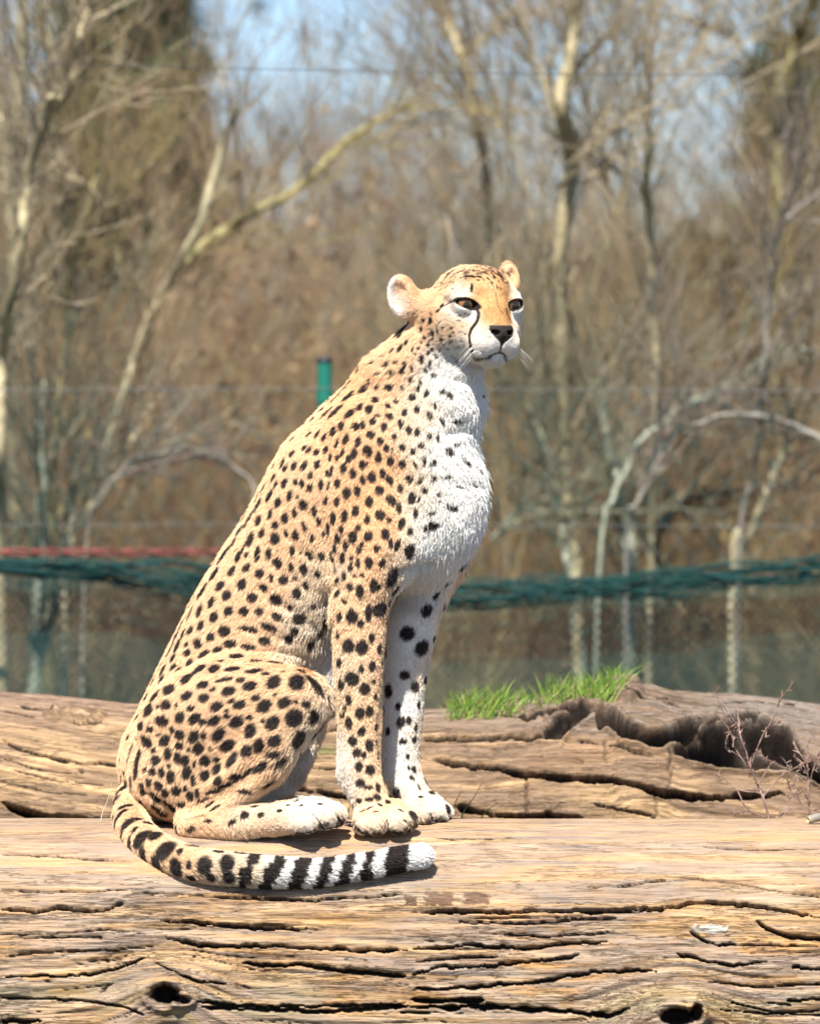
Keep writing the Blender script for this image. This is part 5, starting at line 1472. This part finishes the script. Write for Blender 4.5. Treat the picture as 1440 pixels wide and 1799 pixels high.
for ox, oy, sc, txt in SPOT_SHADE_SRC:
    for e in txt.replace('\n', ' ').split(';'):
        v = [float(t) for t in e.split()]
        if len(v) < 4: continue
        _m = 1.3 if (sc == 4.5 and v[1] < 320) else 1.0
        add_spot(ox + v[0] / sc, oy + v[1] / sc, v[2] / sc * _m * 1.30, v[3] / sc * _m * 1.22, v[4] if len(v) > 4 else 0)
_r = np.random.RandomState(12)
for _ in range(120):
    _x = _r.uniform(758, 892); _y = 468 + abs(_x - 838) ** 2 / 190 + abs(_r.normal(0, 12))
    if _y < 512: add_spot(_x, _y, _r.uniform(1.8, 4.0), _r.uniform(1.2, 1.9), (838 - _x) * .35 + _r.normal(0, 14), .85)
for _ in range(60):
    _x = _r.uniform(748, 828); _y = _r.uniform(545, 640)
    add_spot(_x, _y, _r.uniform(1.2, 2.4), _r.uniform(1.1, 2.2), 30, .8)
N_SEEN = len(SPOTS)
# the side turned away carries the same kind of coat
_ctr = [s[0] for s in SPOTS]
_cand = RS.permutation(len(BV))[:60000]
_acc = np.array(_ctr)
_new = []
for i in _cand:
    p = BV[i]; n = BN[i]
    vdir = p - np.array([0, -D, 0]); vdir /= np.linalg.norm(vdir)
    if (n @ vdir) < -0.42: continue          # what faces away or lies along the outline
    if (p[0] > wx(670) and p[2] > wz(650)) or (p[0] > wx(740) and p[2] > wz(980)): continue
    d = ((_acc - p) ** 2).sum(1).min()
    if d < 0.024 ** 2: continue
    _acc = np.vstack([_acc, p])
    a = RS.uniform(.0055, .0095)
    t1 = np.cross(n, [0.3, 0.1, 0.9]); t1 /= np.linalg.norm(t1); t2 = np.cross(n, t1)
    SPOTS.append((p, n, t1, a, t2, a * RS.uniform(.9, 1.4), 1.0))
    if len(SPOTS) > N_SEEN + 420: break

def noise3(p, f, seed):
    return (vn(p[:, 0] * f, p[:, 2] * f + p[:, 1] * f * .7, seed) + vn(p[:, 1] * f + 7, p[:, 2] * f - p[:, 0] * f * .6, seed + 1)) * 0.5

TAN = (0.87, 0.575, 0.345); ORG = (0.83, 0.48, 0.25); CRM = (0.77, 0.63, 0.46); WHT = (0.88, 0.85, 0.80); GRY = (0.62, 0.56, 0.50); BLK = (0.022, 0.016, 0.014)
COATS = {
 'T': (TAN, 34, "400 950,330 1080,290 1180,260 1300,300 1250,360 1180,420 1100,470 1000,520 900,560 820,450 1180,520 1200,400 1270,460 1290,330 1340,260 1380,400 1350,640 1100,640 1180,640 1250,640 1320,600 980,560 900,620 1040,500 960,240 1440,260 1480,330 1510,645 720,700 610,660 1400,380 1460,300 1440,690 640"),
 'O': (ORG, 22, "610 720,590 780,640 800,620 860,660 880,640 930,650 990,600 900,690 830,640 660,680 900,665 960"),
 't': (TAN, 11, "470 1458,500 1456,440 1445,520 1452,640 1430,655 1432,782 572,800 578,772 592,788 588,815 572,722 515,728 530,718 498,706 492,726 545,745 520,765 500,790 480,820 475,850 476,880 482,750 560,770 545,730 500,895 472,712 500,720 520,735 545,915 560,865 500"),
 'o': ((0.70, 0.43, 0.19), 12, "872 515,868 535,875 550,880 563,885 550,862 555,850 520,893 510,868 490,885 530"),
 'C': (CRM, 24, "590 1425,540 1425,660 1442,700 1440,760 1428,540 1456,500 1455,735 780,740 850,735 900,700 985,560 1060,540 1090,560 1000,570 1240,540 1300,490 1450,650 1445,735 1430,420 1460,380 1525,430 1530,755 720,610 1180,745 1180,742 1300,738 1370,520 1150,440 1440,735 700"),
 'c': ((0.80, 0.69, 0.55), 10, "808 512,818 514,845 588,842 598,852 592,648 1440,662 1446,692 1440,745 1425,775 1424,560 1440,590 1438,780 570,800 590,770 590,800 560,850 585,835 580,915 555,790 540,905 580"),
 'W': (WHT, 24, "800 700,835 700,850 740,820 740,790 760,830 790,850 830,800 830,770 800,850 880,800 880,840 920,780 930,810 960,760 960,780 990,740 990,720 1020,750 1030,780 650,800 640,770 670,715 1100,712 1160,705 1230,700 1310,700 1350,560 1406,768 1420,590 1250,598 1330,606 1385,500 1535,560 1535,600 1535,660 1525,720 1510,740 1500,760 900,585 1140,582 1190,540 1420,525 1455"),
 'w': (WHT, 7.5, "512 1346,498 1362,484 1378,470 1392,528 1338,540 1325,505 1380,683 505,682 530,688 548,905 516,810 553,822 555,835 558,800 548,905 552,912 548,850 605,838 600,850 618,895 605,902 612,870 632,860 635,880 632,835 615,840 635,820 630,800 620,790 605,805 608,700 555,845 595,898 590,820 645,850 645,810 590,686 490"),
 'G': (GRY, 11, "560 1100,575 1130,575 1060,585 1230,530 1320,520 1350,715 1060,735 1060,590 1290,600 1000,712 530,716 545"),  # greyish belly and ear hair; also shade painted under chest and thigh
}
_sp, _sc, _ss = [], [], []
for k_, (colr, sig, txt) in COATS.items():
    for e in txt.split(','):
        x, y = [float(t) for t in e.split()]
        c, n = on_coat(x, y)
        if c is None: continue
        _sp.append(c); _sc.append(colr); _ss.append(sig / 1000)
        if k_ in 'owc' and abs(to_head(c)[1]) > 6 and x > 760:            # mirror the face
            f, l, u = to_head(c)
            c2 = H(f, -l, u); _sp.append(c2); _sc.append(colr); _ss.append(sig / 1000)
_sp = np.array(_sp); _sc = np.array(_sc); _ss = np.array(_ss)

TPATH = resample(np.array([list(P(*p[:3])) for p in TAILP]), 200)
_td = np.concatenate([[0], np.cumsum(np.linalg.norm(np.diff(TPATH, axis=0), axis=1))])

# lines on the face, in the drawing: tear marks, forehead crease, lips
def coat_line(pts, r0, r1, n=40, mirror=False):
    q = resample(np.array(pts, float), n)
    out = []
    for i, (x, y) in enumerate(q):
        c, nn = on_coat(x, y)
        if c is None: continue
        r = (r0 + (r1 - r0) * i / (n - 1)) / 1000
        out.append((c, r))
    return out
LINES = []
LINES += coat_line([(836, 539), (841, 552), (838.5, 565), (829, 578), (825, 590), (826, 603)], 2.6, 3.2)
LINES += coat_line([(826, 606), (829, 614), (832, 622)], 5.5, 5.0, 10)
LINES += coat_line([(889.5, 543), (891.5, 553), (896, 563), (900, 570)], 1.7, 1.5, 20)
LINES += coat_line([(797, 529), (788, 533), (778, 540)], 1.6, 1.0, 14)
LINES += coat_line([(912, 529), (920, 529)], 2.0, 1.6, 8)
LINES += coat_line([(879, 607), (878.5, 613)], 1.0, 1.0, 6)
for _pts, _r in (([(677, 1440), (681, 1450), (684, 1461)], 2.4), ([(708, 1440), (714, 1447), (719, 1454)], 2.0), ([(724, 1438), (730, 1444), (734, 1450)], 2.2), ([(753, 1429), (757, 1436), (760, 1443)], 2.4),
        ([(786, 1427), (791, 1433), (794, 1439)], 2.4), ([(560, 1444), (565, 1452), (569, 1460)], 2.4), ([(588, 1431), (598, 1442), (605, 1453)], 2.6), ([(546, 1430), (553, 1436), (560, 1444)], 1.4),
        ([(621, 1449), (638, 1463), (661, 1470), (683, 1466)], 3.6), ([(685, 1466), (704, 1464), (731, 1456)], 3.4), ([(733, 1446), (755, 1446), (777, 1443), (791, 1440)], 3.2), ([(500, 1467), (520, 1463), (551, 1462)], 3.4), ([(571, 1460), (590, 1457), (608, 1449)], 3.2),
        ([(766, 1440), (772, 1434)], 1.6)):
    LINES += coat_line(_pts, _r, _r * .9, 14)
FAINT = coat_line([(858, 490), (866, 505), (872, 522), (876, 540), (884, 552)], 1.0, 1.2, 40)

def coat_color(p, n=None):
    """colour of the coat at points p (k,3), some shade painted in"""
    k = len(p)
    order = np.argsort(p[:, 0], kind='stable'); sx = p[order, 0]
    def around(c, R):
        a, b = np.searchsorted(sx, [c[0] - R, c[0] + R])
        o = order[a:b]
        q = p[o]
        return o[(np.abs(q[:, 2] - c[2]) < R) & (np.abs(q[:, 1] - c[1]) < R)]
    # ground colour
    acc = np.zeros((k, 3)) + 0.04 * np.array(TAN); wt = np.full(k, 0.04)
    wob = noise3(p, 60, 40)
    for c, colr, s in zip(_sp, _sc, _ss):
        m = around(c, 2.8 * s)
        if not len(m): continue
        w = np.exp(-((p[m] - c) ** 2).sum(1) / (2 * s * s))
        acc[m] += w[:, None] * colr; wt[m] += w
    col = acc / wt[:, None]
    # saturate the white: transitions in a real coat are quicker than a blend
    fine = noise3(p, 420, 44); mott = noise3(p, 34, 47)
    col = col * (0.88 + 0.16 * fine + 0.10 * mott)[:, None]
    # dark = 0..1
    dark = np.zeros(k)
    jit = noise3(p, 330, 50) - .5
    for c, nn, u, a, v, b, s in SPOTS:
        R = max(a, b) * 1.7
        m = around(c, R)
        if len(m) == 0: continue
        d = p[m] - c
        q = np.sqrt((d @ u / a) ** 2 + (d @ v / b) ** 2 + (d @ nn / (2.2 * max(a, b))) ** 2)
        dark[m] = np.maximum(dark[m], (1 - smooth01(0.78, 1.16, q + 0.28 * jit[m])) * s)
    for c, r in LINES:
        m = around(c, r * 2.2)
        if len(m): dark[m] = np.maximum(dark[m], 1 - smooth01(0.75, 1.35, np.linalg.norm(p[m] - c, axis=1) / r + .4 * jit[m]))
    for c, r in FAINT:
        m = around(c, r * 2.2)
        if len(m): dark[m] = np.maximum(dark[m], 0.55 * (1 - smooth01(0.6, 1.5, np.linalg.norm(p[m] - c, axis=1) / r)))
    # faint small freckles between the spots
    fr = smooth01(0.80, 0.90, noise3(p, 120, 60)) * 0.35
    # tail rings
    tm = np.nonzero((p[:, 2] < wz(1470)) & (p[:, 1] < -.17))[0]
    if len(tm):
        q = p[tm]
        best = np.full(len(tm), 1e9, np.float32); bi = np.zeros(len(tm), int); q32 = q.astype(np.float32)
        for i in range(0, 200, 2):
            dd = ((q32 - TPATH[i].astype(np.float32)) ** 2).sum(1); m = dd < best; best[m] = dd[m]; bi[m] = i
        near = np.sqrt(best) < 0.052
        X = 720 + TPATH[bi, 0] * 1000 * D / (D + TPATH[bi, 1]) ; up = (q[:, 2] - TPATH[bi, 2]) / .03
        Xs = X - 13 * up + 10 * (noise3(q, 60, 70) - .5)
        ring = np.zeros(len(tm))
        for x0, x1 in ((672, 716), (630, 656), (592, 619), (554, 581), (508, 541), (465, 493), (424, 448)):
            g = 1.0
            ring = np.maximum(ring, g * smooth01(x0 - 1.5, x0 + 1.5, Xs) * smooth01(x1 - 3.5, x1 - 6.5, Xs))
        dark[tm[near]] = np.maximum(dark[tm[near]], ring[near])
        tip = near & (X > 716)
        col[tm[tip]] = np.array(WHT) * 1.04; dark[tm[tip]] *= smooth01(722, 716, X[tip])
    # nose leather, lips and eye rims
    f, l, u = to_head(p)
    face = (f > -30) & (u < 30) & (u > -110) & (np.abs(l) < 75)
    sel = np.nonzero(face)[0]
    if len(sel):
        F_, L_, U_ = f[sel], l[sel], u[sel]
        half = np.interp(U_, [-73, -66, -56, -45, -38, -34], [1.5, 6, 18.5, 25, 22.5, 13])
        nose = smooth01(1.5, -1.5, np.abs(L_) - half) * smooth01(-76, -72, U_) * smooth01(-35, -38, U_) * smooth01(22, 28, F_)
        phil = smooth01(2.0, .8, np.abs(L_)) * (U_ < -66) * (U_ > -86) * (F_ > 20)
        lipu = -84 - 9 * smooth01(0, 26, np.abs(L_)) + 3 * smooth01(26, 46, np.abs(L_))
        lip = smooth01(2.4, 1.2, np.abs(U_ - lipu)) * (np.abs(L_) < 44) * (F_ > 0)
        rim = np.zeros(len(sel))
        for (ef, el, eu), s in zip(EYES, (1, -1)):
            a_ = (L_ - el) + 0 * U_; b_ = (U_ - (eu + 1)) - 0.22 * s * (L_ - el) * 1.0
            a2 = 20.0; b2 = np.where(b_ > 0, 10.6, 10.2)
            e = np.sqrt((a_ / a2) ** 2 + (b_ / b2) ** 2)
            rim = np.maximum(rim, smooth01(1.12, 0.98, e + .1 * jit[sel]))
        dark[sel] = np.maximum(dark[sel], np.maximum.reduce([rim, phil * .8, lip * .85]))
        nz = np.maximum(nose, 0)
        dark[sel] = np.maximum(dark[sel], nz)
    else:
        nose = np.zeros(0)
    # dark fur between and under the toes
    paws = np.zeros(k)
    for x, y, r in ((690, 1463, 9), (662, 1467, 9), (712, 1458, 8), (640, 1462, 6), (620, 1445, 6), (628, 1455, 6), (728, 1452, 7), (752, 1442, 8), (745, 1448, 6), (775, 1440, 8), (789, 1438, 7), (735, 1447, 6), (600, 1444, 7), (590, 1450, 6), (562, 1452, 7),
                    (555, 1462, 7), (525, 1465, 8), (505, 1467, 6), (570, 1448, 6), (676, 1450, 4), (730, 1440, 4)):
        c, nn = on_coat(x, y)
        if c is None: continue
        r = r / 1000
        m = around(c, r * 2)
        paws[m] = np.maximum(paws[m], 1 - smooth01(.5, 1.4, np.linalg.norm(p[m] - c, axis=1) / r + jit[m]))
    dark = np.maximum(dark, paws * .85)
    dark = np.maximum(dark, fr * 0.6)
    dk = np.clip(dark, 0, 1)[:, None]
    soft = np.array(BLK)[None] * (0.8 + 1.2 * fine[:, None])
    return col * (1 - dk) + soft * dk, dark

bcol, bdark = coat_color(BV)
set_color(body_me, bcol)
SKIN = mat("cheetah_coat", attr="Col", rough=0.75, spec=0.15)
# a wet sheen on the nose leather only
body_me.materials.append(SKIN)

# fur: every hair is a curve rooted in the coat, combed from nose to tail and down the limbs
FLOW = [(870, 560, -.7, .2, 18), (880, 520, -.3, 1.0, 16), (850, 500, -.3, 1, 18), (800, 480, -.9, .6, 25), (760, 520, -1, .1, 25), (800, 560, -1, -.2, 20), (850, 605, -1, -.35, 14), (895, 605, .6, -.6, 10), (870, 632, -.1, -1, 12), (790, 620, -.9, -.6, 25), (760, 600, -.9, -.5, 25),
        (700, 630, -.7, -.7, 40), (780, 690, -.1, -1, 40), (840, 700, .3, -1, 40), (640, 700, -.7, -.7, 50), (700, 800, -.1, -1, 60), (600, 800, -.5, -.85, 60), (820, 820, .15, -1, 60), (840, 900, .1, -1, 50), (780, 990, -.1, -1, 40), (650, 950, -.1, -1, 60), (500, 900, -.55, -.8, 60),
        (430, 1000, -.5, -.85, 60), (520, 1050, -.25, -1, 50), (360, 1080, -.45, -.9, 60), (290, 1200, -.35, -.95, 60), (380, 1180, -.5, -.8, 50), (480, 1200, -.8, -.35, 40), (560, 1220, -.5, -.9, 25), (540, 1290, -.8, -.7, 30), (430, 1270, -.75, -.6, 50), (330, 1320, -.45, -.9, 50), (240, 1360, -.25, -1, 40),
        (480, 1360, -.7, -.8, 30), (570, 1110, .1, -1, 30), (400, 1400, -.8, -.6, 30), (360, 1455, .8, -.4, 25), (480, 1440, 1, -.15, 30), (580, 1430, .9, -.6, 20), (640, 1100, 0, -1, 50), (635, 1250, 0, -1, 50), (635, 1370, .2, -1, 30), (665, 1430, .6, -.9, 15), (700, 1435, .8, -.7, 15),
        (720, 1100, 0, -1, 50), (705, 1250, 0, -1, 50), (712, 1380, .1, -1, 20), (750, 1415, .9, -.5, 20), (785, 1425, .9, -.7, 12), (215, 1430, .1, -1, 25), (250, 1485, .8, -.8, 25), (340, 1520, 1, -.25, 40), (450, 1530, 1, 0, 60), (600, 1530, 1, .1, 60), (740, 1503, 1, .1, 30),
        (700, 510, -.6, .8, 25), (712, 530, -.7, .3, 15), (897, 480, .1, 1, 18)]
_fl = []
for x, y, dx, dz, s in FLOW:
    c, n = on_coat(x, y)
    if c is not None: _fl.append((c, np.array([dx, -0.15, dz]) / np.hypot(dx, dz), s / 1000))

def build_fur():
    A = BV[BF[:, 0]]; B = BV[BF[:, 1]]; C = BV[BF[:, 2]]; E = BV[BF[:, 3]]
    area = 0.5 * (np.linalg.norm(np.cross(B - A, C - A), axis=1) + np.linalg.norm(np.cross(C - A, E - A), axis=1))
    ctr = (A + B + C + E) / 4
    f, l, u = to_head(ctr)
    dens = np.ones(len(BF))
    vd = ctr - np.array([0, -D, 0]); vd /= np.linalg.norm(vd, axis=1)[:, None]
    fn = np.cross(B - A, C - A); fn /= np.linalg.norm(fn, axis=1)[:, None] + 1e-12
    facing = -(fn * vd).sum(1)
    dens *= np.where(facing > -0.25, 1.0, 0.35)
    dens *= np.where(ctr[:, 2] > wz(655), 3.0, 1.0)
    dens *= np.where(ctr[:, 2] < wz(1360), 1.3, 1.0)
    # none on the eyeball sockets or the nose leather
    for (ef, el, eu) in EYES:
        d = np.sqrt(((l - el) / 19.5) ** 2 + ((u - eu - 1) / 9.8) ** 2)
        dens[(d < 1) & (f > -32)] = 0
    half = np.interp(u, [-73, -66, -56, -45, -38, -34], [1.5, 6, 18.5, 25, 22.5, 13])
    dens[(np.abs(l) < half) & (f > 24) & (u > -75) & (u < -36)] = 0
    w = area * dens; cum = np.cumsum(w)
    NH_ = 470000
    fi = np.searchsorted(cum, RS.rand(NH_) * cum[-1]); fi = np.clip(fi, 0, len(BF) - 1)
    s, t = RS.rand(NH_)[:, None], RS.rand(NH_)[:, None]
    root = (A[fi] * (1 - s) + B[fi] * s) * (1 - t) + (E[fi] * (1 - s) + C[fi] * s) * t
    nv = BN[BF[fi]]
    nor = (nv[:, 0] * (1 - s) + nv[:, 1] * s) * (1 - t) + (nv[:, 3] * (1 - s) + nv[:, 2] * s) * t
    nor /= np.linalg.norm(nor, axis=1)[:, None] + 1e-9
    colr, dark = coat_color(root)
    # comb
    fl = np.zeros((NH_, 3)) + np.array([-.02, 0, -.05])
    for c, d, sg in _fl:
        q = ((root - c) ** 2).sum(1)
        fl += d[None] * (1 / (1 + q / (sg * sg)) ** 2)[:, None]
    fl -= nor * (fl * nor).sum(1)[:, None]
    fl /= np.linalg.norm(fl, axis=1)[:, None] + 1e-9
    px, py = drawing(root)
    F_, L_, U_ = to_head(root)
    ln = np.full(NH_, .0080)
    white = smooth01(.50, .66, colr[:, 1])
    ln += .0025 * white
    chest = smooth01(-.02, 0.02, root[:, 0] - wx(740)) * (root[:, 2] < wz(660)) * (root[:, 2] > wz(1060))
    ln += .0005 * chest * white
    belly = np.exp(-((px - 570) / 30) ** 2 - ((py - 1150) / 120) ** 2) + np.exp(-((px - 505) / 40) ** 2 - ((py - 1350) / 35) ** 2)
    ln += .012 * belly
    nape = np.exp(-((px - 665) / 55) ** 2 - ((py - 635) / 40) ** 2); ln += .009 * nape
    leg = (py > 1080) & (px > 585); ln[leg] = .0065
    back_leg = (px < 606) & leg; ln[back_leg] = .010
    foot = (py > 1405) & (px > 430) & (root[:, 1] > -.24); ln[foot] = .0055
    tail = (py > 1470) & (root[:, 1] < -.18) & (px < 790) & ~foot; ln[tail] = .0075
    face = (F_ > -80) & (py < 650) & (px > 740); ln[face] = .0052
    muz = (F_ > -5) & face; ln[muz] = .0030
    jaw = face & (U_ < -80) & (F_ < 35); ln[jaw] = .009
    cheek = face & (F_ < -20) & (U_ < -30); ln[cheek] = .0085
    ear = (px < 745) & (py < 570) & (py > 470); ln[ear] = .0065
    eyed = np.minimum(np.hypot(L_ - 47, (U_) * 1.3), np.hypot(L_ + 46, (U_) * 1.3)) < 30
    ln[eyed & face] = .0028
    ln *= RS.uniform(.65, 1.15, NH_)
    ln += 0.010 * (RS.rand(NH_) < .03) * ((~face) & (~foot)) * (0.3 + chest)
    # clumping and wander
    cl = np.stack([noise3(root, 75, 80) - .5, noise3(root, 75, 83) - .5, noise3(root, 75, 86) - .5], 1)
    cl += 0.45 * np.stack([noise3(root, 230, 90) - .5, noise3(root, 230, 93) - .5, noise3(root, 230, 96) - .5], 1)
    rj = RS.normal(0, .16, (NH_, 3))
    lean = 0.80 - 0.12 * chest
    d0 = fl * lean[:, None] + nor * (0.50 - .22 * chest)[:, None] + cl * (.42 + 0 * chest)[:, None] + rj
    d0 /= np.linalg.norm(d0, axis=1)[:, None]
    d1 = fl * 1.15 + nor * (0.12 + .12 * chest)[:, None] + cl * (.5 + .1 * chest)[:, None] + rj * 1.1 + np.array([0, 0, -.10])
    d1 /= np.linalg.norm(d1, axis=1)[:, None]
    p0 = root - nor * .0008
    p1 = root + d0 * (ln * .40)[:, None]
    p2 = p1 + (d0 * .4 + d1 * .6) * (ln * .32)[:, None]
    p3 = p2 + d1 * (ln * .34)[:, None]
    pts = np.stack([p0, p1, p2, p3], 1).astype(np.float32)
    rr = np.where(face | muz, .00021, .00034) * RS.uniform(.8, 1.3, NH_)
    rr = np.where(chest + belly + tail > .5, rr * 1.1, rr)
    rad_ = np.stack([rr, rr * .95, rr * .7, rr * .12], 1).astype(np.float32)
    # every hair its own tone
    tone = RS.normal(1, .10, NH_)[:, None]
    # hairs of a pale neighbour lie over the rim of a spot, so tips carry their root's colour only
    cc = np.clip(colr * tone, 0.004, .92)
    hc = bpy.data.hair_curves.new("fur")
    hc.add_curves([4] * NH_)
    hc.points.foreach_set('position', pts.reshape(-1))
    ra = hc.attributes.get('radius') or hc.attributes.new('radius', 'FLOAT', 'POINT')
    ra.data.foreach_set('value', rad_.reshape(-1))
    ca = hc.attributes.new('Col', 'FLOAT_COLOR', 'CURVE')
    c4 = np.ones((NH_, 4), np.float32); c4[:, :3] = cc
    ca.data.foreach_set('color', c4.ravel())
    o = link("fur", hc, CAT)
    hc.materials.append(mat("fur_strands", attr="Col", rough=0.55, spec=0.25))
    return o
FUR = build_fur()

# eyes
def ball(name, c, r, Rm, parent, m, colfn, seg=48):
    """sphere whose pole looks along Rm[0]"""
    th = np.linspace(0, np.pi, seg); ph = np.linspace(0, 2 * np.pi, seg, endpoint=False)
    T_, P_ = np.meshgrid(th, ph, indexing='ij')
    loc = np.stack([np.cos(T_), np.sin(T_) * np.cos(P_), np.sin(T_) * np.sin(P_)], -1)
    V = np.array(c) + r * (loc.reshape(-1, 3) @ Rm)
    i = np.arange(seg - 1)[:, None] * seg; j = np.arange(seg)[None]; j2 = (j + 1) % seg
    F_ = np.stack([i + j, i + seg + j, i + seg + j2, i + j2], -1).reshape(-1, 4)
    me = np_mesh(name, V, F_)
    set_color(me, colfn(T_.ravel(), P_.ravel()))
    me.materials.append(m)
    return link(name, me, parent)
EYE_MAT = mat("eye_surface", attr="Col", rough=0.04, spec=0.6)
def iris(T_, P_):
    c = np.zeros((len(T_), 3)) + np.array([0.02, .014, .01])
    ring = (T_ > .46) & (T_ < .88)
    fib = 0.75 + 0.5 * vn(P_ * 9, T_ * 3, 9)
    c[ring] = np.array([0.26, 0.12, 0.04]) * fib[ring][:, None]
    return c
for (ef, el, eu), s in zip(EYES, (1, -1)):
    Rm = RH(-6, (6 if s > 0 else -2))
    ball("eye", H(ef - 2.0, el, eu - .5), EYE_R / 1000 * HS, Rm, CAT, EYE_MAT, iris)

# whiskers and a few long brow hairs
def build_whiskers():
    L = []
    rs = np.random.RandomState(3)
    for s in (1, -1):
        for k in range(11):
            f0, l0, u0 = 26 - 3.0 * (k % 4), s * (30 + 2.5 * (k % 3)), -62 - 5 * (k // 3) - rs.uniform(0, 4)
            a = H(f0, l0, u0)
            ln_ = rs.uniform(28, 52)
            d = _l * s * .85 + _f * rs.uniform(-.15, .35) + _u * rs.uniform(-.75, -.15)
            d /= np.linalg.norm(d)
            q = [a + d * ln_ / 1000 * t + np.array([0, 0, -.010]) * t * t for t in np.linspace(0, 1, 6)]
            L.append((q, np.linspace(.00035, .00008, 6)))
    for k in range(26):       # chin hairs
        a = H(rs.uniform(-10, 22), rs.uniform(-18, 18), -99 + rs.uniform(-2, 4))
        d = np.array([rs.uniform(-.4, .3), rs.uniform(-.2, .2), -1.0])
        q = [a + d * rs.uniform(.008, .015) * t for t in np.linspace(0, 1, 4)]
        L.append((q, np.linspace(.0003, .0001, 4)))
    V, F_ = tubes(L, 4)
    me = np_mesh("whiskers", V, F_)
    me.materials.append(mat("whisker", (0.82, .8, .76), .4))
    o = link("whiskers", me, CAT); return o
build_whiskers()

# claws
CLAW = mat("claw_horn", (0.22, .15, .10), .35, spec=.5)
def claw(px, py, dx, dy, size=1.0):
    c, n = on_coat(px, py)
    if c is None: return
    d = np.array([dx, -.35, -dy]); d /= np.linalg.norm(d)
    a = c - n * .002
    pts = [a - d * .004, a + d * .003 * size + n * .0012, a + d * .008 * size + n * .001, a + d * .0125 * size - n * .002]
    V, F_ = tube_arrays(resample(np.array(pts), 8), np.array([.0022, .0022, .0021, .0019, .0016, .0012, .0008, .0002]) * size, 7)
    me = np_mesh("claw", V, F_); me.materials.append(CLAW)
    link("claw", me, CAT)
for c in ((672, 1452, .35, .9), (712, 1445, .8, .75), (722, 1440, .8, .7), (648, 1458, .2, 1), (752, 1432, .25, .9), (787, 1430, .6, .8), (738, 1436, .3, .9), (600, 1430, .5, .85), (606, 1436, .4, .9), (564, 1444, .35, .9), (569, 1441, .35, .9)):
    claw(*c)
